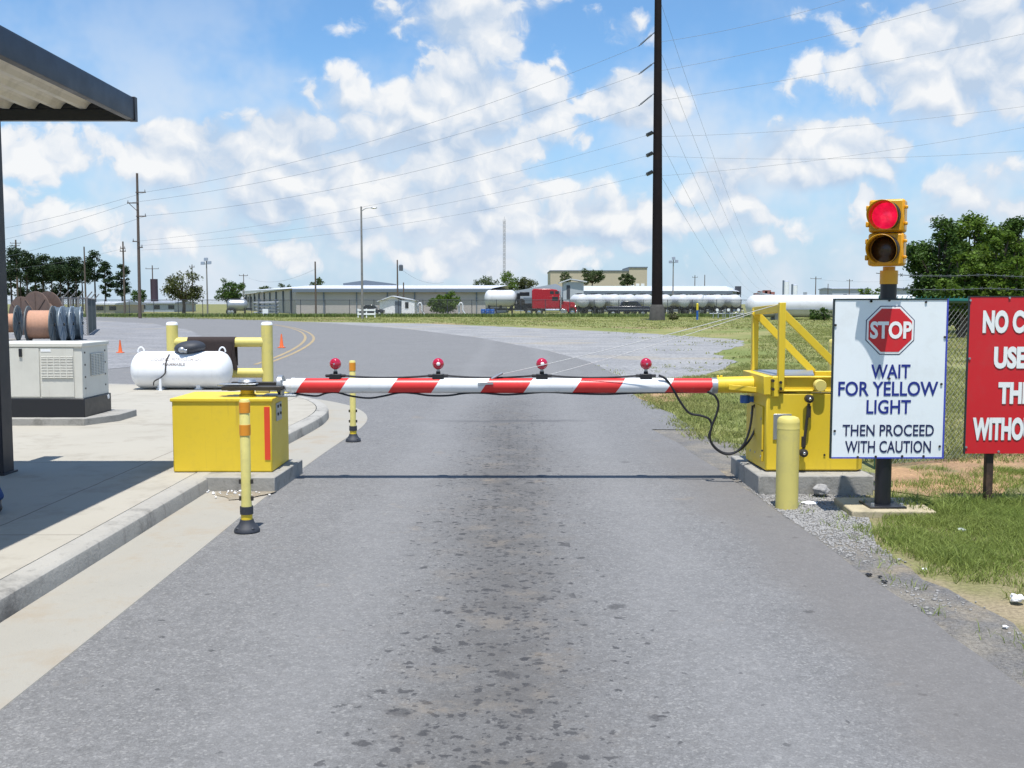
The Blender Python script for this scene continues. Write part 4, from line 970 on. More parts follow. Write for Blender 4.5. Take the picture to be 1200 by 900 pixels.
pj = [(W(-0.420,.09,.93),(.125,.15)), (W(-0.410,.09,1.10),(.105,.14)), (W(-0.390,.09,1.30),(.12,.165)), (W(-0.370,.09,1.44),(.085,.13)), (W(-0.355,.09,1.51),.062), (W(-0.325,.09,1.575),.080), (W(-0.310,.09,1.655),.112), (W(-0.325,.09,1.735),.088),
      (W(-0.400,.00,.88),.088), (W(-0.150,.00,.48),.060), (W(0.020,.0,.10),.042), (W(0.050,.0,.05),.042),
      (W(-0.460,.18,.88),.088), (W(-0.500,.19,.48),.060), (W(-0.620,.19,.11),.042), (W(-0.600,.19,.05),.042),
      (W(-0.400,-.09,1.41),.060), (W(-0.520,-.16,1.14),.043), (W(-0.490,-.17,.90),.032), (W(-0.460,-.165,.83),(.038,.022)),
      (W(-0.400,.27,1.41),.060), (W(-0.480,.34,1.14),.043), (W(-0.420,.33,.90),.032), (W(-0.390,.32,.83),(.038,.022))]
pe = [(0,1),(1,2),(2,3),(3,4),(4,5),(5,6),(6,7),(0,8),(8,9),(9,10),(10,11),(0,12),(12,13),(13,14),(14,15),(3,16),(16,17),(17,18),(18,19),(3,20),(20,21),(21,22),(22,23)]
for hi in (19, 23):                                # fingers of each hand, and a thumb from the side of the palm
    hx = pj[hi][0]
    for k in range(4):
        s_ = len(pj); dy = -.024 + .016*k; ln = (.030,.036,.034,.026)[k]
        pj += [(hx + Vector((.030, dy, -.020)), .0095), (hx + Vector((.030+ln*.55, dy, -.045)), .009), (hx + Vector((.020+ln*.3, dy, -.075)), .0078)]
        pe += [(hi, s_), (s_, s_+1), (s_+1, s_+2)]
    s_ = len(pj); sg = -1 if hi == 19 else 1
    pj += [(hx + Vector((.018, -.034*1, .004)), .0105), (hx + Vector((.046, -.044, -.016)), .009)]; pe += [(hi, s_), (s_, s_+1)]
person = skin('person', pj, pe, SKIN)
tag(person, 'person in blue jeans stepping in at the left edge by the column', 'person')
def sub_sk(name, idx, grow, mat, extra=None):
    mp = {k: i for i, k in enumerate(idx)}
    js = [(pj[k][0], tuple(q+grow for q in (pj[k][1] if isinstance(pj[k][1], tuple) else (pj[k][1],)*2))) for k in idx]
    es = [(mp[a], mp[b_]) for a, b_ in pe if a in mp and b_ in mp]
    return skin(name, js, es, mat, person)
sub_sk('jeans', [0,8,9,10,11,12,13,14,15], .020, DENIM); sub_sk('shirt', [0,1,2,3,16,17,20,21], .034, SHIRT)
for nm, a, fw in (('boot', W(.02,0,.0), Vector((.50,-.87,0))), ('boot', W(-.63,.19,.0), Vector((1,0,0)))):
    js = [(a + Vector((.0,0,.12)), .050), (a + Vector((.0,0,.050)), (.046,.05)), (a + fw*.10 + Vector((0,0,.045)), (.043,.036)), (a + fw*.19 + Vector((0,0,.036)), (.046,.030)), (a + fw*.245 + Vector((0,0,.030)), (.036,.024))]
    skin(nm, js, [(0,1),(1,2),(2,3),(3,4)], BOOT, person)
hc = pj[6][0]
b = MB(); b.sphere(hc + Vector((-.022,0,.040)), (.108,.100,.100), 20, 12)
for v_ in b.v:
    if v_.z < hc.z - .01 and v_.x > hc.x - .02: v_.z = hc.z + .02
b.build('hair', HAIR, person)
b = MB()
for sg in (-1,1): b.sphere(hc + Vector((.082, sg*.033, .008)), (.012,.014,.008), 10, 6)
b.each('eye', WHITE, person)
b = MB(); b.sphere(hc + Vector((.092,0,-.022)), (.020,.014,.028), 10, 8); b.build('nose', SKIN, person)
b = MB(); b.sphere(hc + Vector((.074,0,-.060)), (.014,.024,.006), 10, 6); b.build('mouth', paint('lips', (.30,.11,.09), .5), person)
b = MB()
for sg in (-1,1): b.sphere(hc + Vector((-.005, sg*.092, -.01)), (.020,.012,.032), 10, 8)
b.each('ear', SKIN, person)

# ------------------------------------------------------------------ cones, reels, enclosure
def cone(u, v, h, label):
    p_ = G(u, v, .022); t = thing('traffic_cone', p_, label, 'traffic cone')
    b = MB(); b.lathe([(.12*h/.7,.03),(.10*h/.7,.06),(.03*h/.7,h-.01),(.02,h)], p_, n=18); b.build('cone_body', ORANGE, t)
    b = MB(); s_ = .17*h/.7; b.box(p_.x-s_, p_.x+s_, p_.y-s_, p_.y+s_, .022, .05); b.build('cone_base', ORANGE, t, bevel=.01)
cone(141, 413.5, .42, 'orange traffic cone on the lot right of the generator')
cone(330, 407.5, .50, 'orange traffic cone beside the double yellow line')
def reel(x, y, r, wd, rd, yaw, wm, fm, label, cov=False):
    t = thing('cable_reel', (x, y, 0), label, 'cable reel'); t.rotation_euler.z = 0
    ax = Vector((math.cos(yaw), math.sin(yaw), 0)); c = Vector((x, y, r))
    for sg in (-1,1):
        b = MB(); b.lathe([(.08,-.03),(r*.96,-.03),(r,-.02),(r,.02),(r*.96,.03),(.08,.03)], c + ax*sg*wd/2, ax, 36); 
        for k in range(8):
            a = k*math.pi/4; e1, e2 = b.frame(ax); d_ = e1*math.cos(a) + e2*math.sin(a)
            b.bar(c + ax*sg*(wd/2+.04) + d_*.15, c + ax*sg*(wd/2+.04) + d_*r*.93, .05, .03, ax)
        b.build('flange', fm, t)
    b = MB(); nn = 18; prof = []
    for k in range(nn*2+1): prof.append((rd + (.018 if k % 2 else 0), -wd/2 + wd*k/(nn*2)))
    b.lathe(prof, c, ax, 36); b.build('winding', wm, t)
    b = MB(); b.cyl(c - ax*(wd/2+.09), c + ax*(wd/2+.09), .06, n=12); b.build('hub', DSTEEL, t)
rdp = 42.0
reel(PX(48,380,rdp), rdp, .77, .92, .57, R(12), COPPER, FLANGE, 'copper wound cable reel between blue grey flanges, next to the wrapped reels')
reel(PX(7,380,rdp+3), rdp+3, .78, .98, .40, R(12), COPPER, FLANGE, 'copper wound cable reel partly hidden behind the dark column')
reel(PX(50,380,rdp+9), rdp+9, 1.12, .7, .55, R(62), BROWNR, BROWNR, 'large rusty brown cable reel standing behind the copper reels')
reel(PX(22,380,rdp+10), rdp+11, 1.0, .7, .5, R(62), BROWNR, BROWNR, 'brown cable reel behind the dark column, lower than the large one')
for k, u in enumerate((69, 80, 91)):
    reel(PX(u,380,rdp+1+k*1.2), rdp+1+k*1.2, .76, .30, .70, R(10+4*k), WRAP, WRAP, ('blue grey wrapped reel touching the copper reel', 'middle one of three blue grey wrapped reels', 'blue grey wrapped reel farthest from the copper reel')[k])
# small barbed enclosure behind the reels
def wire_fence(name, pts, h, sp, wr, matw, matp, posts, pr_, label, rail=True, group=None, arms=False, cat='fence', tri=3):
    t = thing(name, (*pts[0], 0), label, cat, group); b = MB()
    for (x0, y0), (x1, y1) in zip(pts[:-1], pts[1:]):
        a = Vector((x0, y0, 0)); e = Vector((x1, y1, 0)); L = (e-a).length; d = (e-a)/L; n = int(L/sp)
        for k in range(-int(h/sp), n):
            for sg in (0, 1):
                s0 = k*sp; lo = max(0, -s0); hi = min(h, L - s0)
                if hi - lo < sp: continue
                p0 = a + d*(s0+lo); p1 = a + d*(s0+hi); zz0, zz1 = (lo, hi)
                if sg: zz0, zz1 = h - lo, h - hi
                b.cyl(p0 + Vector((0,0,.04+zz0)), p1 + Vector((0,0,.04+zz1)), wr, n=tri, caps=False)
    b.build('mesh', matw, t, fix=False)
    if rail:
        b = MB()
        for (x0, y0), (x1, y1) in zip(pts[:-1], pts[1:]): b.cyl((x0,y0,h+.05), (x1,y1,h+.05), pr_*.8, n=8)
        b.build('top_rail', matp, t)
    for (x, y) in posts:
        b = MB(); b.cyl((x,y,-.02), (x,y,h+.08), pr_, n=10); b.sphere((x,y,h+.08), pr_*1.1, 8, 5)
        po = b.build('fence_post', matp, t)
        if arms:
            c_ = MB(); c_.bar((x,y,h+.06), (x+arms[0],y+arms[1],h+.06+arms[2]), .05, .04); c_.build('arm', matp, po)
    return t
ep = [(PX(66,390,52), 52), (PX(103,390,52), 52), (PX(112,380,64), 64)]
wire_fence('chain_link_fence', ep, 1.85, .12, .006, MESHG, LWOOD, [(PX(u,390,52),52) for u in (66,75,84,93,103)] + [(PX(107.5,385,58),58), ep[2]], .05, 'small chain link enclosure with slanted arms behind the wrapped reels', arms=(.32,-.1,.32))

# near green fence at the right
fpts = [(3.58, 9.95), (4.9, 10.55), (7.6, 11.9), (11.5, 13.8)]
nf = wire_fence('chain_link_fence', fpts, 1.60, .062, .0022, MESHG, GREENV, [(3.58,9.95),(7.6,11.9),(11.5,13.8)], .030, 'chain link fence with green top rail and barbed wire behind the sign boards', tri=4)
b = MB()
for k, (dz_, dy_) in enumerate(((.10,.08),(.24,.17))):
    for (p0, p1) in zip(fpts[:-1], fpts[1:]):
        b.tube(catn((p0[0], p0[1]+dy_, 1.68+dz_), (p1[0], p1[1]+dy_, 1.68+dz_), .02, 8), .004, 5)
        L = math.dist(p0, p1); n_ = int(L/.13)
        for j in range(n_):
            t_ = (j+.5)/n_; q = Vector((*p0, 0)).lerp(Vector((*p1, 0)), t_) + Vector((0, dy_, 1.68+dz_-.02*4*t_*(1-t_)))
            b.cyl(q + Vector((-.012,0,-.016)), q + Vector((.012,0,.016)), .003, n=4); b.cyl(q + Vector((.012,0,-.016)), q + Vector((-.012,0,.016)), .003, n=4)
b.build('barbed_wire', MESHG, nf)
b = MB()
for (p0, p1) in zip(fpts[:-1], fpts[1:]):
    L = math.dist(p0, p1); n_ = int(L/.062)
    for j in range(n_):
        q = Vector((*p0, 0)).lerp(Vector((*p1, 0)), j/n_); b.cyl(q + Vector((-.012,0,1.64)), q + Vector((.014,0,1.695)), .004, n=4)
b.build('selvage', GREENV, nf)

# ------------------------------------------------------------------ far fence
FY = 128.0
xs = [-66 + 3.05*k for k in range(42)]
wire_fence('chain_link_fence', [(-66, FY), (61, FY)], 2.05, .16, .007, MESHF, TRIMD, [(x, FY) for x in xs], .040, 'long chain link fence along the far side of the grass band')
# ------------------------------------------------------------------ buildings far off
def warehouse_main():
    d = 165; x0, x1 = PX(347,350,d), PX(569,350,d); hz = PZ(450,338,d); rz = PZ(450,332,d); D = 95
    xl_ = PX(287, 350, d+D)
    t = thing('warehouse', ((x0+x1)/2, d, 0), 'long low beige metal warehouse with white roof behind the white shed', 'warehouse')
    b = MB(); b.prism([(x0, d), (x1, d), (x1+3, d+40), (x1+3, d+D), (xl_, d+D)], 'z', -.1, hz); b.build('wall', WALLB, t, smooth=False)
    b = MB(); b.add([(x0-.5,d-.5,hz),(x1+1,d-.5,hz),(x1+3.5,d+18,rz),(x0-1,d+18,rz)], [(0,1,2,3)]); b.add([(x0-.5,d-.5,hz-.14),(x1+1,d-.5,hz-.14),(x1+1,d-.5,hz),(x0-.5,d-.5,hz)], [(0,1,2,3)])
    b.add([(x0-.5,d-.5,hz),(x0-1,d+18,rz),(xl_-1,d+D+1,rz),(xl_-.6,d+D,hz)], [(0,1,2,3)]); b.add([(x0-1,d+18,rz),(x1+3.5,d+18,rz),(x1+3.5,d+D,rz),(xl_-1,d+D+1,rz)], [(0,1,2,3)])
    b.build('roof', ROOFW, t, smooth=False, fix=False)
    b = MB(); b.box(x0-.5, x1+1, d-.62, d-.52, hz-.62, hz-.10); b.build('gutter', TRIMG, t)
    for u in (379.5, 418, 454, 486, 524, 558.5):
        x = PX(u, 350, d); b = MB(); b.box(x-.09, x+.09, d-.14, d-.004, 0, hz-.15); b.build('downpipe', TRIMG, t)
    for k in range(9):
        s_ = (k+.5)/9; x = x0 + (xl_-x0)*s_; y = d + D*s_; b = MB(); b.box(x-.25, x-.02, y-.2, y+.2, 0, hz-.2); b.build('downpipe', TRIMG, t)
    for k in range(5):
        s_ = .62 + .09*k; x = x0 + (xl_-x0)*s_; y = d + D*s_; b = MB(); b.prism([(x-.06,y),(x-.06,y+2.2),(x-.3,y+2.2),(x-.25,y)], 'z', hz-2.1, hz-.8); b.build('window', GLASSD, t)
    d2 = 210; b = MB(); xa_, xb_, xm_ = PX(402,330,d2), PX(458,330,d2), PX(428,330,d2); ze = PZ(430,332,d2); zp_ = PZ(430,329.5,d2)
    b.prism([(xa_, hz-.5), (xb_, hz-.5), (xb_, ze), (xm_, zp_+.2), (xa_, ze)], 'y', d2, d2+10); b.build('roof_monitor', TRIMG, t, smooth=False)
warehouse_main()
def shed():
    d = 150; x0, x1, x2_ = PX(445,360,d), PX(464.5,360,d), PX(486,360,d); w0 = PX(442,360,d)
    t = thing('shed', (x1, d, 0), 'small white gabled shed with window in front of the beige warehouse', 'shed')
    e = PZ(450,352,d); pk = PZ(460,346.5,d)
    b = MB(); b.prism([(x0,0),(x1+.8,0),(x1+.8,e),((x0+x1)/2+.6,pk-.08),(x0,e)], 'y', d, d+4); b.build('wall', WHITE, t, smooth=False)
    b = MB(); b.box(x1+.8, x2_, d-.3, d+3.7, 0, e); b.build('side_room', WHITE, t)
    b = MB(); xm_ = (x0+x1)/2+.6; b.add([(w0,d-.4,e-.1),(xm_,d-.4,pk),(xm_,d+4.4,pk),(w0,d+4.4,e-.1)], [(0,1,2,3)]); b.add([(xm_,d-.4,pk),(x2_+.2,d-.4,e+.02),(x2_+.2,d+4.4,e+.02),(xm_,d+4.4,pk)], [(0,1,2,3)])
    ro_ = b.build('roof', ROOFW, t, smooth=False, fix=False); s_ = ro_.modifiers.new('thick','SOLIDIFY'); s_.thickness = .12
    b = MB(); b.box(x1-.2, x1+.75, d-.06, d-.004, 0, 2.0); b.build('door', TRIMG, t)
    b = MB(); b.box(PX(475,360,d), PX(479,360,d), d-.36, d-.304, PZ(470,361,d), PZ(470,354,d)); b.build('window', GLASSD, t)
shed()
def warehouse_b():
    d = 205; x0, x1 = PX(672,350,d), PX(853,350,d); x2_ = PX(866,350,d+22); hz = PZ(760,341,d); rz = PZ(760,334,d)
    t = thing('warehouse', ((x0+x1)/2, d, 0), 'long pale grey warehouse behind the row of white tank trailers', 'warehouse')
    b = MB(); b.prism([(x0,d),(x1,d),(x2_,d+22),(x0,d+22)], 'z', -.1, hz); b.build('wall', WALLG, t, smooth=False)
    b = MB(); b.add([(x0-.5,d-.5,hz),(x1+.8,d-.5,hz),(x2_-5,d+12,rz),(x0-.5,d+12,rz)], [(0,1,2,3)]); b.add([(x1+.8,d-.5,hz),(x2_+1,d+22,hz),(x2_-5,d+12,rz)], [(0,1,2)]); b.add([(x0-.5,d+12,rz),(x2_-5,d+12,rz),(x2_+1,d+22,hz),(x0-.5,d+22,hz)], [(0,1,2,3)])
    b.build('roof', ROOFW, t, smooth=False, fix=False)
    b = MB(); b.box(x0-.5, x1+.8, d-.62, d-.52, hz-.7, hz-.08); b.build('gutter', TRIMG, t)
    for k in range(9):
        x = x0 + (x1-x0)*(k+.35)/9; b = MB(); b.box(x-.12, x+.12, d-.14, d-.004, 0, hz-.2); b.build('downpipe', TRIMG, t)
    x = (x1+x2_)/2; b = MB(); b.prism([(x-.6, d+11-1.2), (x+.6, d+11+.9), (x+.75, d+11+.8), (x-.45, d+11-1.3)], 'z', 2.6, 4.6); b.build('vent', TRIMG, t)
warehouse_b()
def grey_shop():
    d = 190; t = thing('building', (PX(655,350,d), d, 0), 'small raised grey hut with white roof behind the red truck', 'building')
    x0, x1 = PX(660,340,d), PX(684,340,d); zf = PZ(670,347,d); ze = PZ(670,330.5,d)
    b = MB(); b.box(x0, x1, d, d+4, zf-1.2, ze); b.build('wall', WALLG, t)
    for x in (x0+.15, (x0+x1)/2, x1-.15):
        for y in (d+.15, d+3.85): b = MB(); b.box(x-.12, x+.12, y-.12, y+.12, 0, zf-1.2); b.build('leg', TRIMG, t)
    b = MB(); b.prism([(x0-.7, ze-.25), ((x0+x1)/2-.6, ze+.45), (x1+.6, ze-.05), (x1+.6, ze+.12), ((x0+x1)/2-.6, ze+.65), (x0-.7, ze-.05)], 'y', d-.5, d+4.5); b.build('roof', ROOFW, t, smooth=False)
    b = MB(); b.box(PX(664,340,d), PX(668,340,d), d-.05, d-.003, zf-.5, ze-.6); b.build('door', TRIMD, t)
    d = 230; t = thing('building', (PX(640,350,d), d, 0), 'low grey gabled building between the far trees and red truck', 'building')
    b = MB(); x0, x1 = PX(603,350,d), PX(668,350,d); b.prism([(x0,0),(x1,0),(x1,PZ(650,341,d)),((x0+x1)/2+3,PZ(650,332.5,d)),(x0,PZ(650,341,d))], 'y', d, d+18); b.build('wall', ROOFG, t, smooth=False)
    b = MB(); b.box(x0+2, x0+4.5, d-.08, d-.004, 0, 3); b.build('door', TRIMG, t)
grey_shop()
def tan_block():
    d = 330; x0, x1 = PX(645,330,d), PX(758,330,d); h1 = PZ(700,318,d); h2 = PZ(745,314,d); xm_ = PX(737,320,d)
    t = thing('building', ((x0+x1)/2, d, 0), 'big flat roofed tan building rising behind trees and warehouse', 'building')
    b = MB(); b.box(x0, xm_, d, d+25, 0, h1); b.build('wall', WALLT, t); b = MB(); b.box(xm_+.01, x1, d-.5, d+20, 0, h2); b.build('tower', WALLT, t)
    b = MB(); b.box(x0-.2, xm_, d-.2, d+25, h1, h1+.35); b.box(xm_, x1+.2, d-.7, d+20.2, h2, h2+.35); b.build('parapet', TRIMG, t)
    for k in range(3):
        x = PX(739+6*k, 330, d); b = MB(); b.box(x, x+1.1, d-.58, d-.503, h2-7, h2-5); b.build('window', WHITE, t)
tan_block()
def low_building(u0, u1, vt, d, wm, rm, label, nd=2):
    x0, x1 = PX(u0,358,d), PX(u1,358,d); h = PZ((u0+u1)/2, vt, d); t = thing('building', ((x0+x1)/2, d, 0), label, 'building')
    b = MB(); b.box(x0, x1, d, d+14, 0, h-.25); b.build('wall', wm, t)
    b = MB(); b.prism([(d-.4, h-.25), (d+14.4, h-.25), (d+14.4, h), (d+7, h+.35), (d-.4, h)], 'x', x0-.3, x1+.3); b.build('roof', rm, t, smooth=False)
    for k in range(nd):
        x = x0 + (x1-x0)*(k+.6)/nd; b = MB(); b.box(x, x+1.2, d-.06, d-.003, h*.3, h*.72); b.build('window', GLASSD, t)
low_building(104, 134, 355.5, 175, WALLT, ROOFW, 'low cream building behind the pine trees at the bend', 2)
low_building(136, 204, 354.5, 205, WALLG, ROOFG, 'long low grey building behind the far left fence', 4)
low_building(975, 1018, 338, 330, WALLG, ROOFG, 'distant grey block beyond the long white storage tank', 2)
low_building(1060, 1130, 338, 260, WALLG, ROOFG, 'grey building glimpsed through the near fence below the trees', 3)
def silo(u, v, w_, d, label):
    x = PX(u, v, d); r = w_/2/1200*d; h = PZ(u, v, d); t = thing('silo', (x, d, 0), label, 'silo')
    b = MB(); b.cyl((x,d,0),(x,d,h-r*.5),r,n=20); b.build('silo_body', WHITE, t); b = MB(); b.lathe([(r*1.02,h-r*.5),(r*.5,h-.1),(.2,h)], (x,d,0), n=20); b.build('silo_roof', ROOFG, t)
    b = MB(); b.bar((x-r-.1,d-.3,0),(x-r-.1,d-.3,h),.5,.3); b.build('ladder', TRIMG, t)
silo(921.5, 328.5, 6.5, 320, 'taller white silo on the horizon'); silo(931.5, 333, 6, 322, 'shorter white silo with thin mast on the horizon')
d = 300; t = thing('plant_machinery', (PX(897,345,d), d, 0), 'small rusty pink plant structure left of the white silos', 'machinery'); PK = paint('faded red steel', (.30,.12,.10), .7)
b = MB()
for u, v, w_ in ((889,343.5,1.6),(895,341,2.2),(900,340,1.8),(905,342,1.5)): x = PX(u,v,d); b.box(x-w_/2, x+w_/2, d, d+3, 0, PZ(u,v,d))
b.build('frame', PK, t); b = MB(); b.bar((PX(887,343,d),d-.2,PZ(887,343,d)), (PX(906,346,d),d-.2,PZ(906,346,d)), .4,.4); b.build('conveyor', ROOFG, t)
d = 215; x = PX(868,340,d); t = thing('tank_tower', (x, d+5, 0), 'dark box shaped hopper right of the grey warehouse', 'hopper')
b = MB(); b.box(x-.1, x+1.0, d+4, d+5.2, PZ(868,345,d), PZ(868,335,d)); b.build('box', TRIMD, t); b = MB()
for a in (.0,.9):
    b.box(x+a-.05, x+a+.08, d+4.1, d+4.3, 0, PZ(868,345,d))
b.build('leg', TRIMD, t)
# dark tank tower on the left horizon
d = 210; x = PX(180.5,330,d); t = thing('tank_tower', (x, d, 0), 'dark slim tower standing between the poles above the grey building', 'tower')
b = MB(); b.cyl((x,d,1.5),(x,d,PZ(180,327,d)),4.2/1200*d,n=16); b.build('tank', paint('maroon steel',(.05,.03,.04),.6), t); b = MB()
for a in (-.6,.6): b.box(x+a-.1,x+a+.1,d-.1,d+.1,0,1.6)
b.build('leg', TRIMD, t)

# ------------------------------------------------------------------ vehicles beyond the fence
def wheel(t, x, y, r, w_, hub=CHROME, name='wheel'):
    b = MB(); b.lathe([(r*.55,-w_/2),(r*.9,-w_/2),(r,-w_/2+.05),(r,w_/2-.05),(r*.9,w_/2),(r*.55,w_/2)], (x,y,r), (0,1,0), 24); wo = b.build(name, TYRE, t)
    b = MB(); b.lathe([(r*.55,-w_/2-.01),(r*.5,-w_/2+.04),(r*.25,-w_/2-.02),(.05,-w_/2-.05)], (x,y,r), (0,1,0), 18); b.build('rim', hub, wo)
td = 138; S = td/1200
def tx_(u): return PX(u, 360, td)
t = thing('semi_truck', (tx_(645), td+1.2, 0), 'red sleeper semi truck tractor with chrome fuel tanks behind the fence', 'truck')
def tz_(v): return PZ(645, v, td)
y0, y1 = td, td+2.4
b = MB(); b.prism([(tx_(623.5), .95), (tx_(656.5), .95), (tx_(656.5), tz_(348)), (tx_(655), tz_(342)), (tx_(652.5), tz_(339.5)), (tx_(645), tz_(338.4)), (tx_(625.5), tz_(338.4)), (tx_(623.5), tz_(340))], 'y', y0, y1); b.build('sleeper_cab', TRUCKR, t, bevel=.08)
b = MB(); b.prism([(tx_(656.3), .95), (tx_(663), .95), (tx_(664.5), tz_(364.5)), (tx_(671), tz_(363)), (tx_(674), tz_(358)), (tx_(674), tz_(355.5)), (tx_(672.5), tz_(354.3)), (tx_(660.5), tz_(353)), (tx_(656.3), tz_(353))], 'y', y0+.25, y1-.25); b.build('hood', TRUCKR, t, bevel=.06)
b = MB(); b.prism([(tx_(656.4), tz_(353)), (tx_(660.5), tz_(353)), (tx_(657.2), tz_(345.8)), (tx_(656.4), tz_(345.8))], 'y', y0+.12, y1-.12); b.build('windscreen', GLASSD, t)
for a, c_ in ((644.5,649),(650.5,655)):
    b = MB(); b.box(tx_(a), tx_(c_), y0-.012, y0+.02, tz_(344.5), tz_(341.2)); b.build('window', GLASSD, t)
b = MB(); b.box(tx_(641), tx_(655.5), y0-.015, y0+.01, 1.15, tz_(347.0)); dr = b.build('door', TRUCKR, t, bevel=.01)
b = MB(); b.box(tx_(647), tx_(654), y0-.025, y0-.010, tz_(352.5), tz_(347.8)); b.build('door_window', GLASSD, dr)
b = MB(); b.box(tx_(614), tx_(674.5), y0+.6, y0+.8, .60, .92); b.box(tx_(614), tx_(674.5), y1-.8, y1-.6, .60, .92); b.build('chassis', BLACK, t)
for y in (y0+.30, y1-.30): b = MB(); b.cyl((tx_(639.5), y, .74), (tx_(655.5), y, .74), .31, n=20); b.build('fuel_tank', CHROME, t)
b = MB(); b.box(tx_(657), tx_(664), y0+.05, y0+.5, .35, .9); b.build('step', CHROME, t, bevel=.03)
b = MB(); b.prism([(tx_(665.5),.5),(tx_(665.5),.95),(tx_(667),1.35),(tx_(670),1.5),(tx_(673.5),1.38),(tx_(675.6),1.0),(tx_(675.6),.45),(tx_(674.4),.45),(tx_(674),.9),(tx_(672),1.12),(tx_(669),1.12),(tx_(667.2),.95),(tx_(666.6),.5)], 'y', y0+.02, y1-.02); b.build('front_fender', TRUCKR, t, bevel=.04)
b = MB(); b.box(tx_(675), tx_(676.6), y0+.05, y1-.05, .32, .72); b.build('bumper', CHROME, t, bevel=.04)
b = MB(); b.box(tx_(673.8), tx_(674.4), y0+.5, y1-.5, .8, tz_(356)); b.build('grille', CHROME, t)
for y in (y0+.28, y1-.28): b = MB(); b.cyl((tx_(673.6), y, 1.28),(tx_(674.9), y, 1.28),.13,n=14); b.build('headlight', CHROME, t)
for y in (y0-.02, y1+.02): b = MB(); b.cyl((tx_(657.2), y, 1.0),(tx_(657.2), y, tz_(339)),.08,n=12); b.build('exhaust_stack', CHROME, t)
for u in (620, 632): wheel(t, tx_(u), y0+.25, .50, .5); wheel(t, tx_(u), y1-.25, .50, .5)
wheel(t, tx_(670.8), y0+.18, .50, .3); wheel(t, tx_(670.8), y1-.18, .50, .3)
for u in (620, 632): b = MB(); b.lathe([(.56,-.3),(.56,.3)], (tx_(u), y0+.27, .50), (0,1,0), 24); b = None
b = MB(); b.box(tx_(655.5), tx_(656.1), y0-.32, y0-.12, tz_(352), tz_(346)); b.build('mirror', CHROME, t)

def tank_trailer(x, y, yaw, r, L, zc, m_, label, group='white tank trailers parked behind the fence', cap=None):
    t = thing('tank_trailer', (x, y, 0), label, 'tank trailer', group); O = Vector((x, y, 0))
    b = MB(); hl = L/2; hd = r*.6
    prof = [(0,-hl)] + [(r*math.sin(a), -hl+hd*(1-math.cos(a))) for a in [math.pi/2*i/6 for i in range(1,7)]] + [(r*math.sin(a), hl-hd*(1-math.cos(a))) for a in [math.pi/2*i/6 for i in range(6,0,-1)]] + [(0,hl)]
    b.lathe(prof, O + Vector((0,0,zc)), (1,0,0), 28, caps=False); b.build('tank_shell', m_, t)
    b = MB(); b.box(x-hl+.2, x+hl+.6, y-.5, y-.35, .75, 1.0); b.box(x-hl+.2, x+hl+.6, y+.35, y+.5, .75, 1.0)
    for k in (-.35,.0,.35): b.box(x+L*k-.15, x+L*k+.15, y-.7, y+.7, .95, zc-r*.55)
    b.build('frame', BLACK, t)
    b = MB(); b.box(x-.5, x+.5, y-.25, y+.25, zc+r-.03, zc+r+.14); b.box(x-L*.3, x-L*.3+.4, y-.2, y+.2, zc+r-.03, zc+r+.10); b.build('manway', BLACK, t)
    for k in (-.36,-.22): 
        for sg in (-1,1): wheel(t, x+L*k, y+sg*.85, .46, .4, STEEL)
    for sg in (-1,1): b = MB(); b.box(x+L*.36-.08, x+L*.36+.08, y+sg*.7-.08, y+sg*.7+.08, 0, 1.0); b.build('landing_leg', DSTEEL, t)
    b = MB(); b.box(x-hl+.05, x-hl+.3, y-1.0, y+1.0, .45, .62); b.build('bumper', BLACK, t)
    t.rotation_euler.z = yaw; return t
big = tank_trailer(PX(586.5,360,143), 143, R(3), 1.18, 4.5, 2.35, TANKW, 'big white tank trailer hitched behind the red truck, left end of the row', None)
b = MB(); bx_ = OFF[big.name].x; b.box(bx_+2.0, bx_+4.3, 142.2, 143.8, .75, 1.7); b.box(bx_+2.3, bx_+2.7, 142.1, 143.9, 1.7, 3.1); b.box(bx_+2.7, bx_+4.0, 142.3, 143.7, 2.7, 3.25); b.build('hose_cabinet', BLACK, big, bevel=.04)
b = MB(); b.cyl((bx_+2.9, 142.0, 1.9), (bx_+2.9, 144.0, 1.9), .45, n=16); b.build('hose_reel', DSTEEL, big)
row = [(686,'nearest the red truck cab'),(703,''),(722,''),(740,''),(760,''),(782,''),(803,''),(822,''),(842,''),(862,'')]
words = ['just right of the red truck cab','second in the row right of the red truck','behind the tail of the navy pickup','above the roof of the navy pickup','above the hood of the navy pickup','split by the tall black pole','just right of the tall black pole','with a grey end above the blue marker post','second right of the blue marker post','at the right end of the trailer row']
proto = None
for i, (u, _) in enumerate(row):
    dd = 150 + .8*i; x = PX(u-7, 360, dd)
    if proto is None: o = proto = tank_trailer(x, dd, 0, .98, 4.4, 2.02, TANKW, 'white tank trailer ' + words[i])
    else: o = copy_tree(proto); o.location = (x, dd, 0); o['label'] = 'white tank trailer ' + words[i]
    o.rotation_euler.z = R(-70 + (i*37 % 13) - 6)
silver = tank_trailer(PX(278,360,150), 150, R(10), .85, 3.0, 1.45, SILVER, 'short silver tank trailer parked under the round dark tree', None)
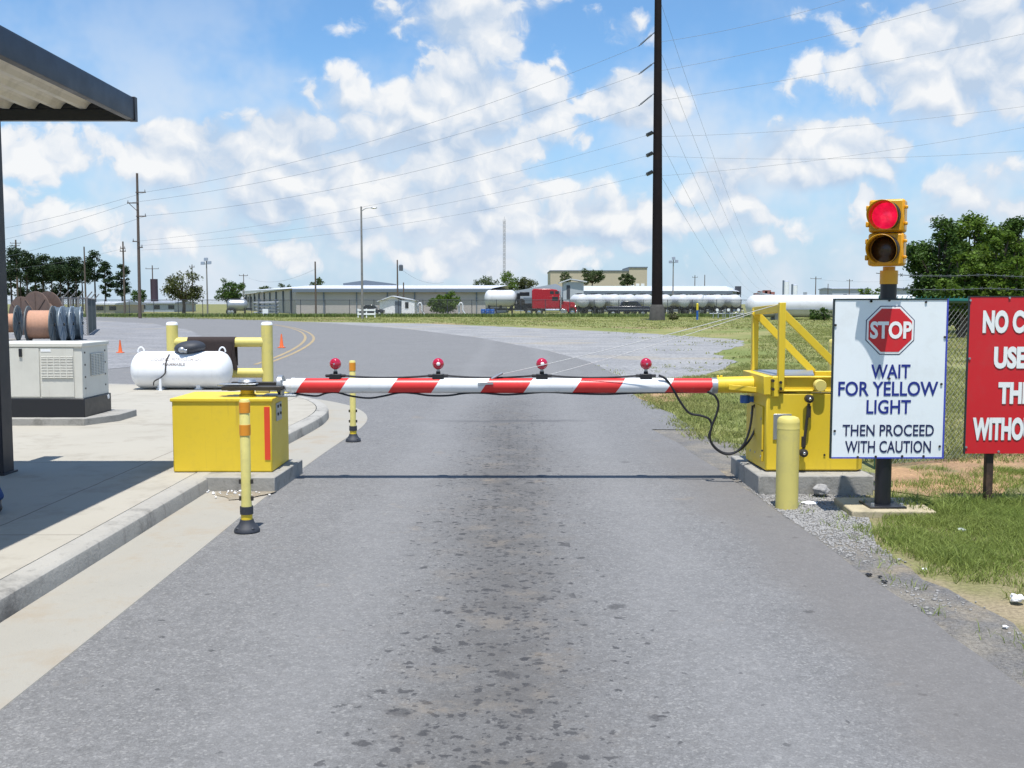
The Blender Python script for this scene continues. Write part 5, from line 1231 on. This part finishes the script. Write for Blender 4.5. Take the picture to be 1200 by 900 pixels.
# navy pickup
pd_ = 139; def_ = lambda u: PX(u, 360, pd_)
t = thing('pickup_truck', (def_(737), pd_+1, 0), 'dark navy pickup truck with covered bed left of the tall black pole', 'pickup truck')
pz_ = lambda v: PZ(735, v, pd_)
b = MB(); b.prism([(def_(711),.55),(def_(762),.55),(def_(762.3),1.05),(def_(761),1.25),(def_(751),1.32),(def_(711.5),1.30)], 'y', pd_, pd_+1.95); b.build('body', NAVY, t, bevel=.07)
b = MB(); b.prism([(def_(727),1.28),(def_(752),1.30),(def_(748),1.88),(def_(745.5),1.98),(def_(731),1.99),(def_(728),1.8)], 'y', pd_+.12, pd_+1.83); cabn = b.build('cab', NAVY, t, bevel=.06)
for a, c_ in ((730,737.5),(738.5,747.5)): b = MB(); b.box(def_(a), def_(c_)-.1, pd_+.105, pd_+.14, 1.38, 1.84); b.build('window', GLASSD, cabn)
for u in (718.5, 753.5): wheel(t, def_(u), pd_+.18, .40, .26, SILVER); wheel(t, def_(u), pd_+1.77, .40, .26, SILVER)
b = MB(); b.box(def_(762), def_(763), pd_+.05, pd_+1.9, .45, .68); b.box(def_(710.3), def_(711), pd_+.05, pd_+1.9, .45, .68); b.build('bumper', CHROME, t)
b = MB(); b.box(def_(712), def_(761), pd_-.015, pd_-.002, .86, .92); b.build('trim_strip', SILVER, t)
for y in (pd_+.3, pd_+1.65): b = MB(); b.box(def_(761.8), def_(762.5), y-.15, y+.15, .85, 1.08); b.build('headlight', CHROME, t)
# dark car by the shed
cd = 140; cu = lambda u: PX(u, 362, cd)
t = thing('parked_car', (cu(434), cd+.9, 0), 'dark grey car parked behind the white rail by the shed', 'car')
b = MB(); b.prism([(cu(421),.35),(cu(449),.35),(cu(449.5),.75),(cu(446),.92),(cu(441),.98),(cu(421.5),.95)], 'y', cd, cd+1.75); b.build('body', paint('grey car paint',(.03,.034,.045),.25), t, bevel=.06)
b = MB(); b.prism([(cu(423),.95),(cu(443),.97),(cu(438.5),1.38),(cu(435),1.46),(cu(428),1.45)], 'y', cd+.15, cd+1.6); b.build('cabin', GLASSD, t, bevel=.06)
for u in (425.5, 444.5): wheel(t, cu(u), cd+.12, .31, .22, SILVER); wheel(t, cu(u), cd+1.63, .31, .22, SILVER)

# long storage tank
d = 104; x0, x1 = PX(874,350,d), PX(1108,350,d); r = 13.0/1200*d; zc = PZ(950,358.5,d); xm_ = (x0+x1)/2; hl = (x1-x0)/2
t = thing('storage_tank', (xm_, d, 0), 'very long white storage tank on saddles behind the yellow frame', 'storage tank')
prof = [(0,-hl)] + [(r*math.sin(a), -hl+r*.8*(1-math.cos(a))) for a in [math.pi/2*i/7 for i in range(1,8)]] + [(r*math.sin(a), hl-r*.8*(1-math.cos(a))) for a in [math.pi/2*i/7 for i in range(7,0,-1)]] + [(0,hl)]
b = MB(); b.lathe(prof, (xm_,d,zc), (1,0,0), 36, caps=False); b.build('tank_shell', TANKW, t)
for k in (-.7,-.25,.25,.7): b = MB(); x = xm_+hl*k; b.prism([(d-r*.8,0),(d+r*.8,0),(d+r*.85,zc-r*.4),(d,zc-r*.9),(d-r*.85,zc-r*.4)],'x',x-.25,x+.25); b.build('saddle', PADC, t)
b = MB(); b.cyl((x0+1.5,d-.2,zc+r-.05),(x0+1.5,d-.2,zc+r+.35),.12,n=10); b.cyl((x0+6,d,zc+r-.05),(x0+6,d,zc+r+.25),.2,n=10); b.build('valve', STEEL, t)
b = MB()
for k in range(8): x = x0 + 1 + k*2.6; b.bar((x,d-r-.02,zc-.35),(x+2.6,d-r-.02,zc-.35),.10,.12)
b.build('side_pipe', STEEL, t)
# pipework between the marker post and the tank
t = thing('pipe_manifold', (PX(850,368,112), 112, 0), 'grey pipework with valves left of the long white tank', 'pipes')
b = MB()
for k, u in enumerate((836,842,850,858,866)):
    x = PX(u,365,112); z = .7 + .18*(k % 3); b.tube([(x,112,0),(x,112,z),(x+.5,112,z),(x+.5,112,.0)], .055, 8)
b.tube([(PX(832,365,112),112.2,.55),(PX(872,365,112),112.2,.55)], .06, 8); b.build('pipe', STEEL, t)
b = MB()
for u in (840,853,865): x = PX(u,365,112); b.lathe([(.02,-.02),(.16,-.02),(.16,.02),(.02,.02)], (x,111.8,.95), (0,1,0), 14)
b.each('valve_wheel', WHITE, t)

# small things by the far fence
def post_thing(name, u, v0, v1, d, r, mats, label, cat):
    x = PX(u,v0,d); h = PZ(u,v1,d); t = thing(name, (x,d,0), label, cat); n_ = len(mats)
    for k, (mm, f0, f1) in enumerate(mats): b = MB(); b.cyl((x,d,h*f0),(x,d,h*f1),r,n=12); b.build('section', mm, t)
    b = MB(); b.sphere((x,d,h), r, 12, 6); b.build('cap', mats[-1][0], t); return t
post_thing('marker_post', 817, 378, 356.5, 103, .11, [(BLUEP,0,.62),(paint('marker yellow',(.7,.55,.03),.5),.62,1.0)], 'blue marker post with yellow top right of the tall black pole', 'marker post')
for i, u in enumerate((492, 540)):
    d = 131; x = PX(u,360,d); t = thing('backflow_pipe', (x,d,0), ('pair of white riser pipes right of the white shed', 'white riser pipes right of the green shrubs')[i], 'pipes'); b = MB()
    b.tube([(x-.22,d,0),(x-.22,d,1.5),(x-.1,d,1.72),(x+.12,d,1.72),(x+.24,d,1.5),(x+.24,d,.8),(x+.5,d,.4),(x+.6,d,0)], .085, 10); b.build('riser', WHITE, t); b = MB(); b.cyl((x-.28,d-.25,1.3),(x-.28,d+.1,1.3),.16,n=12); b.build('valve', STEEL, t)
for i, u in enumerate((566, 571.5, 577)):
    d = 133; x = PX(u,366,d); h = .95; b_t = thing('barrel', (x,d,0), ('leftmost of three blue barrels below the big white tank trailer','middle one of three blue barrels below the big white tank trailer','rightmost of three blue barrels below the big white tank trailer')[i], 'barrel', 'blue barrels by the tank trailer')
    b = MB(); b.lathe([(.27,0),(.29,.03),(.29,.3),(.305,.32),(.29,.34),(.29,.6),(.305,.62),(.29,.64),(.29,h-.03),(.27,h),(.0,h-.02)], (x,d,0), n=18); b.build('drum', BLUEP, b_t); b = MB(); b.cyl((x+.1,d-.1,h-.03),(x+.1,d-.1,h+.03),.04,n=8); b.build('bung', WHITE, b_t)
# white rail with two posts
d = 118; x0, x1 = PX(419,366,d), PX(440,366,d); t = thing('rail_gate', ((x0+x1)/2,d,0), 'low white board rail on posts at the grass edge by the light pole', 'barrier')
for x in (x0+.06, (x0+x1)/2, x1-.06): b = MB(); b.box(x-.06,x+.06,d-.06,d+.06,0,1.05); b.build('post', WHITE, t)
for z in (.35,.8): b = MB(); b.box(x0,x1,d-.10,d-.064,z,z+.2); b.build('board', WHITE, t)
# notice on the far fence
d = FY-.12; x = PX(311,366,d); t = thing('fence_notice', (x,d,PZ(311,371,d)), 'small white notice with a dark mark hung on the far fence', 'sign')
b = MB(); w_ = 3.3/1200*d; b.box(x-w_,x+w_,d-.03,d,PZ(311,371.5,d),PZ(311,362,d)); b.build('panel', WHITE, t); b = MB(); b.box(x-w_*.55,x+w_*.55,d-.034,d-.03,PZ(311,370,d),PZ(311,367.3,d)); b.build('mark', LETN, t)
# stacked lengths beside the warehouse
d = 148; t = thing('pipe_rack', (PX(312,362,d),d,0), 'rack of stacked grey blue lengths beside the beige warehouse wall', 'rack')
for x in (PX(303,360,d), PX(323,360,d)): b = MB(); b.box(x-.06,x+.06,d-.2,d+1.2,0,PZ(310,350.5,d)); b.build('upright', TRIMG, t)
b = MB()
for k in range(4):
    z = .35 + k*.48
    for j in range(3): b.cyl((PX(297+3*((k+j)%3),360,d), d+.2+.3*j, z), (PX(326,360,d), d+.2+.3*j, z+.06), .11, n=8)
    b.box(PX(301,360,d), PX(325,360,d), d-.05, d+1.1, z-.18, z-.12)
b.build('stacked_length', SILVER, t)

# ------------------------------------------------------------------ poles
def pole(u, vt, d, r0, mat, label, arms=(), name='utility_pole', cat='utility pole', r1=None, top=None, group=None, lean=0.0):
    x = PX(u, 352, d); h = top or PZ(u, vt, d); t = thing(name, (x,d,0), label, cat, group)
    b = MB(); b.cyl((x,d,-.1),(x+lean,d,h),r0,r1 or r0*.65,n=12); b.build('pole', mat, t)
    for (v, L0, L1) in arms:
        z = PZ(u, v, d); xx = x + lean*z/h
        b = MB(); b.bar((xx-L0,d-.12,z),(xx+L1,d-.12,z),.11,.11)
        if abs(L0-L1) > .8: s_ = 1 if L1 > L0 else -1; b.bar((xx,d-.1,z-.9),(xx+s_*max(L0,L1)*.8,d-.1,z-.08),.06,.06)
        ar = b.build('crossarm', WOOD, t)
        b = MB()
        for q in ((-L0+.08) if L0 > .3 else None, (L1-.08) if L1 > .3 else None):
            if q is not None: b.lathe([(.03,0),(.06,.05),(.03,.08),(.07,.13),(.03,.18),(.03,.26)], (xx+q,d-.12,z+.05), n=8)
        b.build('insulator', CERAM, ar)
    return t, x, h
P1 = pole(163.5, 203, 114, .19, WOOD, 'tall grey brown wooden pole with alternating side arms at the road bend', [(225.5,.15,.95),(238,1.1,.15),(253.5,.15,.95),(283,.6,.1),(290,.1,.5)], lean=.12)
pole(100.5, 289, 150, .14, WOOD, 'bare wooden pole in front of the left pine trees')
pole(146, 283, 140, .15, WOOD, 'wooden pole with short double arms beside the lone thin pine', [(291,.35,.35),(294.5,.4,.4)])
pole(21, 281, 210, .22, WOOD, 'wooden pole rising behind the left pines, closest to the dark column', [(285,1.1,1.1),(288,.8,.8)])
pole(179.5, 311, 220, .16, WOOD, 'thin wooden pole with one crossarm behind the dark slim tower', [(315,1.4,1.4)])
pole(226, 310, 190, .12, WOOD, 'thin plain pole standing in front of the big olive tree', [(313,.5,.5)])
pole(370, 306.5, 140, .15, WOOD, 'bare wooden pole standing before the left part of the beige warehouse')
pole(466, 304.5, 160, .15, WOOD, 'wooden pole with a grey transformer above the beige warehouse')
d = 160; x = PX(467.5,315,d); b = MB(); b.lathe([(.25,0),(.32,.05),(.32,.85),(.2,.95),(0,.98)], (x+.35,d-.25,PZ(467,317.5,d)), n=14); tag(b.build('transformer', CERAM), 'grey can transformer hung on a pole above the warehouse', 'transformer')
pole(473, 331, 158, .14, WOOD, 'short thick pole stub right of the transformer pole')
pole(814, 322.5, 300, .16, WOOD, 'left one of two small distant poles right of the flood light', [(325,.8,.8)])
pole(825.5, 322, 300, .16, WOOD, 'right one of two small distant poles right of the flood light')
pole(955.5, 324, 300, .18, WOOD, 'distant pole with one crossarm beyond the long white tank', [(326.5,1.6,1.6)])
pole(995, 327, 300, .16, WOOD, 'distant plain pole close to the white stop board', [(329,.9,.9)])
pole(970, 332.5, 320, .16, WOOD, 'shortest distant pole above the long white tank')
pole(286, 321, 230, .12, WOOD, 'thin distant pole right of the round dark tree', [(323,1,1)])
def flood(u, vt, d, label, mat=LWOOD):
    t, x, h = pole(u, vt, d, .14, mat, label, name='flood_light', cat='light pole')
    b = MB(); b.bar((x-.6,d-.1,h-.9),(x+.6,d-.1,h-.9),.1,.1); b.build('bracket', STEEL, t)
    for sx__, z in ((-.55,-.75),(.55,-.65),(.0,-.1)): b = MB(); b.prism([(d-.45,h+z-.3),(d-.1,h+z-.2),(d-.1,h+z+.25),(d-.4,h+z+.15)],'x',x+sx__-.3,x+sx__+.3); b.build('lamp', STEEL, t)
flood(243, 303, 170, 'pole with white flood lights left of the round dark tree')
flood(788.5, 302, 190, 'grey flood light pole in front of the pale grey warehouse')
t, x, h = pole(424.5, 242, 110, .14, LWOOD, 'grey street light pole with one curved arm above the white rail', name='street_light', cat='street light')
b = MB(); b.tube(spl([(x,110,h-.5),(x+.5,110,h-.2),(x+1.1,110,h-.12)],6), .045, 8); arm_ = b.build('arm', STEEL, t); b = MB(); b.sphere((x+1.35,110,h-.14),(.36,.16,.10),14,8); b.build('lamp_head', STEEL, t)
# lattice mast
d = 420; x = PX(591,300,d); h = PZ(591,254,d); t = thing('lattice_mast', (x,d,0), 'thin lattice radio mast rising far behind the trees', 'mast')
b = MB(); w_ = .55; cs = [(x+w_*math.cos(a), d+w_*math.sin(a)) for a in (R(90),R(210),R(330))]
for q in cs: b.bar((*q,0),(*q,h*.97),.12,.12)
k = 0
while k*1.6 < h*.95:
    for i in range(3): b.bar((*cs[i],k*1.6),(*cs[(i+1)%3],(k+1)*1.6),.07,.07)
    k += 1
b.build('lattice', LWOOD, t); b = MB(); b.cyl((x,d,h*.96),(x,d,h),.05,n=6); b.build('antenna', LWOOD, t)
# big black steel pole
d = 100; xb = PX(770,376,d); xt = PX(771,0,d); htop = PZ(771,0,d) + 7
t = thing('transmission_pole', (xb,d,0), 'very tall black steel power pole on a mottled flared footing', 'power pole')
b = MB(); b.cyl((xb,d,-.2),(xb + (xt-xb)*1.15,d,htop),6.6/1200*d,3.4/1200*d,n=12); b.build('shaft', POLEB, t)
b = MB(); zf = PZ(770,357,d); b.lathe([(.80,-.2),(.78,.2),(.70,zf*.8),(6.9/1200*d,zf)], (xb,d,0), n=14); b.build('footing', POLEBASE, t)
ins = []
for (va, vb_) in ((38,54),(73,87),(109,124)):
    p0 = P(767,va,d); p1 = P(748.5,vb_,d-.6); b = MB(); b.tube([p0,p1],.045,8)
    for k in range(3,13): q = Vector(p0).lerp(Vector(p1),k/14); b.lathe([(.03,-.03),(.10,0),(.03,.03)], q, Vector(p1)-Vector(p0), 8)
    b.build('insulator', CERAM, t); ins.append(Vector(p1))
for va in (154,178,200):
    p0 = P(767,va,d); p1 = P(757,va+5,d-.4); b = MB(); b.tube([p0,p1],.05,8)
    for k in range(2,7): q = Vector(p0).lerp(Vector(p1),k/7); b.lathe([(.04,-.04),(.2,0),(.04,.04)], q, Vector(p1)-Vector(p0), 10)
    b.build('insulator', CERAM, t); ins.append(Vector(p1))
# wires
WIRE = paint('power line', (.16,.18,.20), .6)
def wire(p, q, sag, label, r=.024, n=26):
    b = MB(); b.tube(catn(p, q, sag, n), r*.60, 5); o = b.build('power_line', WIRE, fix=False); return tag(o, label, 'power line', 'overhead power lines')
dL = 113.8
for i, ((u, v), (uf, vf, df), nm) in enumerate((((171.5,225),(990,0,95),'topmost'),((153,237.5),(1132,0,95),'second'),((171.5,253),(1290,20,95),'third'))):
    wire(P(u, v, dL), ins[i], 1.6, f'{nm} of the three thick cables from the bend pole to the black pole')
    wire(P(u, v, dL), P(-160, v+62+6*i, 150), 1.2, f'{nm} of the three thick cables leaving the bend pole to the left')
    wire(P(768, (50,84,119)[i], d), P(uf, vf, df), .35, f'{nm} of the three thick cables leaving the black pole to the right')
for i, (v1, v2) in enumerate(((160,123),(183,176),(206,147))):
    wire(P(775, v1, d), P(1212, v2, 92), .5, f'{("upper","middle","lower")[i]} thin cable right of the black pole at insulator height', .02)
    wire(P(158+i*4, 283+5*i, dL), ins[3+i], 1.3, f'{("upper","middle","lower")[i]} thin cable between the bend pole and the lower insulators', .018)
for i, (v, u2, v2) in enumerate(((2,912,338),(60,908,338),(118,903,339),(165,898,340),(205,893,341))):
    wire(P(774, v, d), P(u2, v2, 420), 6.5, f'{("topmost","second","third","fourth","lowest")[i]} of the thin cables falling away from the black pole to the horizon', .022)
wire(P(-60,318,200), P(146,291,140), 1.0, 'thin cable over the left pines to the pole by the lone pine', .02)
wire(P(286,323,230), P(370,315,140), 1.6, 'sagging cable left of the bare pole by the beige warehouse', .025)
wire(P(466,312,160), P(520,331,165), 1.0, 'short cable from the transformer pole to the beige warehouse roof', .025)
wire(P(955,327,300), P(1210,300,260), 3.0, 'thin low cable behind the traffic signal', .03)

# ------------------------------------------------------------------ trees
def tree(name, u, vb, vt, wpx, d, leaf, label, kind='round', n=1500, ls=.30, base=None, group=None, seed=0, vbase=None, trunkr=.2, cat='tree'):
    rs = random.Random(seed + int(u*7)); rg = np.random.default_rng(seed + int(u*13))
    x = PX(u, 356, d); ht = PZ(u, vt, d); w_ = wpx/1200*d; hb = PZ(u, vb, d)
    t = thing(name, (x,d,0), label, cat, group); cl = []; limbs = MB()
    cz = (hb+ht)/2; rz = (ht-hb)/2; rx = w_/2
    if kind == 'pine':
        limbs.tube([(x,d,0),(x+rs.uniform(-.2,.2),d,ht*.5),(x+rs.uniform(-.3,.3),d,ht*.97)], [trunkr, trunkr*.7, trunkr*.15], 8)
        k = 20
        for i in range(k):
            f = (i+rs.random())/k; z = hb + (ht-hb)*f; rad = rx*(1.0-.6*f**2.2)*rs.uniform(.35,1.1)*(.6 if f < .15 else 1); a = rs.uniform(0,6.28)
            c = Vector((x+rad*.75*math.cos(a), d+rad*.75*math.sin(a), z)); limbs.tube([(x,d,z-.5),c],[.07,.03],5); cl.append((c, rx*rs.uniform(.26,.50), .6))
        cl.append((Vector((x,d,ht-.4)), rx*.22, .9))
    else:
        fork = max(.4, hb + rz*.35); limbs.tube([(x,d,-.1),(x+rs.uniform(-.15,.15),d,fork*.6),(x,d,fork)], [trunkr*1.25, trunkr, trunkr*.8], 9)
        k = 40 if n > 8000 else (26 if n > 2500 else 16)
        for i in range(k):
            th = rs.uniform(0, 6.28); cphi = rs.uniform(-.85, 1.0); sphi = math.sqrt(1-min(1,cphi*cphi)); rr_ = rs.uniform(.52,.92)
            c = Vector((x+rx*rr_*sphi*math.cos(th), d+rx*rr_*sphi*math.sin(th), cz + rz*rr_*cphi))
            limbs.tube([(x,d,fork-.2),(Vector((x,d,fork)).lerp(c,.5)+Vector((0,0,.2))),c],[trunkr*.45,trunkr*.25,.03],5); cl.append((c, min(rx,rz)*rs.uniform(.20,.40), .8))
        cl.append((Vector((x,d,cz)), min(rx,rz)*.62, .95)); cl.append((Vector((x+rx*.3,d-rx*.2,cz-rz*.45)), min(rx,rz)*.45, .8)); cl.append((Vector((x-rx*.35,d-rx*.1,cz-rz*.4)), min(rx,rz)*.45, .8))
    limbs.build('trunk', BARK, t)
    wts = np.array([c[1]**2 for c in cl]); wts /= wts.sum(); idx = rg.choice(len(cl), n, p=wts)
    C = np.array([tuple(c[0]) for c in cl])[idx]; RR = np.array([c[1] for c in cl])[idx]; FL = np.array([c[2] for c in cl])[idx]
    v_ = rg.normal(size=(n,3)); v_ /= np.linalg.norm(v_,axis=1,keepdims=True); v_ *= (rg.random((n,1))**.45)*RR[:,None]*rg.uniform(.75,1.25,(n,1)); v_[:,2] *= FL
    pos = C + v_ - np.array([x,d,0]); pos[:,2] = np.maximum(pos[:,2], .15)
    a1 = rg.normal(size=(n,3)); a1[:,2] *= .55; a1 /= np.linalg.norm(a1,axis=1,keepdims=True); a2 = np.cross(a1, rg.normal(size=(n,3))); a2 /= np.linalg.norm(a2,axis=1,keepdims=True)
    s1 = ls*rg.uniform(.5,1.2,(n,1)); s2 = s1*rg.uniform(.35,.7,(n,1))
    V = np.stack([pos-a1*s1*.5, pos+a2*s2*.5, pos+a1*s1*.5, pos-a2*s2*.5], 1)
    np_mesh('crown', V.reshape(-1,3), np.arange(n*4), 4, leaf, parent=t, off=(x,d,0)); return t
G1 = 'pine trees on the left horizon'
pines = [(14,292,28,'pine at the left end of the grove, half behind the dark column'),(33,296,24,'second pine from the dark column, broad topped'),(52,300,22,'third pine from the dark column, above the brown reel'),(71,303,24,'fourth pine from the dark column, above the wrapped reels'),(89,302,22,'fifth pine from the dark column, left of the bare pole'),(112,296,20,'tall pine right of the bare pole'),(124,307,17,'lower pine leaning against the tall pine'),(144,311,17,'lone thin pine beside the double armed pole')]
for i, (u, vt, w_, lb) in enumerate(pines): tree('pine_tree', u, 328 if i < 6 else 346, vt, w_*1.4, 205 + 4*(i % 3), LEAF_P, lb, 'pine', 2600, .46, group=G1, seed=i, trunkr=.22)
for i, (u, vt, w_) in enumerate(((24,303,24),(42,305,24),(62,307,24),(80,309,22),(97,310,20))): tree('pine_tree', u, 330, vt, w_*1.4, 216 + 2*i, LEAF_P, ('back row pine between the first two pines','back row pine left of the third pine','back row pine right of the third pine','back row pine between the wrapped reels and bare pole','back row pine just left of the bare pole')[i], 'pine', 2400, .46, group=G1, seed=200+i, trunkr=.2)
for i, (u, w_, vt) in enumerate(((6,22,322),(26,26,330),(45,24,328),(66,26,331),(86,24,329))):
    tree('bushy_tree', u, 352, vt, w_, 224, LEAF_P, ('dark undergrowth tree below the pine at the grove end','dark undergrowth tree below the second pine','dark undergrowth tree above the big brown reel','dark undergrowth tree above the wrapped reels','dark undergrowth tree left of the bare pole')[i], n=700, ls=.6, seed=20+i)
tree('bushy_tree', 163, 357, 337, 22, 190, LEAF_D, 'small green tree at the foot of the tall side armed pole', n=900, ls=.42, seed=3)
tree('broad_tree', 215, 360, 315, 50, 172, LEAF_O, 'big olive green tree with a few bare twigs left of the flood light pole', n=3400, ls=.42, seed=4, trunkr=.25)
tree('round_tree', 271.5, 357, 326, 38, 165, LEAF_D, 'round dark green tree over the silver tank trailer', n=3000, ls=.36, seed=5)
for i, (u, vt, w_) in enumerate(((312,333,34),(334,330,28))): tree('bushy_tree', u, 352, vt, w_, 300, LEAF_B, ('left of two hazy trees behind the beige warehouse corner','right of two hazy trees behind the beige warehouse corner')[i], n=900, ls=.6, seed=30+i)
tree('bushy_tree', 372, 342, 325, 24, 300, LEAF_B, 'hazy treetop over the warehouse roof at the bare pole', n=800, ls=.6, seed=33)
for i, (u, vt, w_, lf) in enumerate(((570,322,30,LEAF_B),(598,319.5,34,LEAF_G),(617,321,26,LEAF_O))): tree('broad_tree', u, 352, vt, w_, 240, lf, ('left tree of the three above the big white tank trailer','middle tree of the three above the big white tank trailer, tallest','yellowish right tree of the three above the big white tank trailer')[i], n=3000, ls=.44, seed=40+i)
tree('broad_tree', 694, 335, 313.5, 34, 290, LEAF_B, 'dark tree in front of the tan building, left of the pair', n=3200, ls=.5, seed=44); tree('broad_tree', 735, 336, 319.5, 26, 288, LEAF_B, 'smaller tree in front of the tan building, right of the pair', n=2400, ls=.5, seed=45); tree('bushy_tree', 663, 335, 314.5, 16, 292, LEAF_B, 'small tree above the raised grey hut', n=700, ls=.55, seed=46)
tree('leafy_shrub', 512, 369, 345, 22, 152, LEAF_G, 'bright green shrub left of its taller neighbour before the warehouse', n=2400, ls=.30, seed=50, cat='shrub', trunkr=.06); tree('leafy_shrub', 526, 369, 342, 26, 153, LEAF_G, 'taller bright green shrub before the beige warehouse', n=3000, ls=.30, seed=51, cat='shrub', trunkr=.06)
for i, (u, w_) in enumerate(((955,16),(966,20))): tree('leafy_shrub', u, 377, 361, w_, 96, LEAF_D, ('dark shrub below the long white tank, left of two','dark shrub below the long white tank, right of two')[i], n=800, ls=.2, seed=60+i, cat='shrub', trunkr=.05)
tree('leafy_shrub', 789, 376, 366, 15, 99, LEAF_O, 'low rusty green shrub at the right of the pole footing', n=500, ls=.22, seed=64, cat='shrub', trunkr=.04)
tree('leafy_shrub', 1018, 358, 335, 34, 118, LEAF_G, 'green tree glimpsed behind the signal post', n=1200, ls=.3, seed=66)
RT = [(1100,249,68,372,LEAF_D,56,'dark tree at the left edge of the right tree group',9000),(1137,242,66,372,LEAF_G,58,'mid green tree behind the gap between the sign boards',8000),(1168,249,58,375,LEAF_G,50,'lighter green tree above the red notice board',8000),(1203,225,64,368,LEAF_D,60,'tallest dark tree at the right edge of the photo',9000),(1232,248,70,372,LEAF_G,52,'green tree outside the right end of the group',6000),(1127,290,44,378,LEAF_G,48,'small bright tree in front of the right tree group',6000),(1190,292,60,378,LEAF_G,47,'bushy bright tree just above the red notice board',6500)]
for i, (u, vt, w_, vb, lf, d, lb, n) in enumerate(RT): tree('broad_tree', u, vb, vt, w_*1.05, d, lf, lb, n=int(n*1.7), ls=.22, seed=70+i, trunkr=.16, group='leafy trees behind the sign boards')

for i, (u, vt, w_) in enumerate(((1098,335,34),(1122,332,36),(1150,338,40),(1215,335,50))): tree('leafy_shrub', u, 394, vt, w_, 53, LEAF_D, ('dark undergrowth bush at the left foot of the right trees','dark undergrowth bush seen between the two sign boards','dark undergrowth bush behind the left edge of the red board','dark undergrowth bush hidden behind the red board')[i], n=3000, ls=.22, seed=90+i, cat='shrub', trunkr=.06)
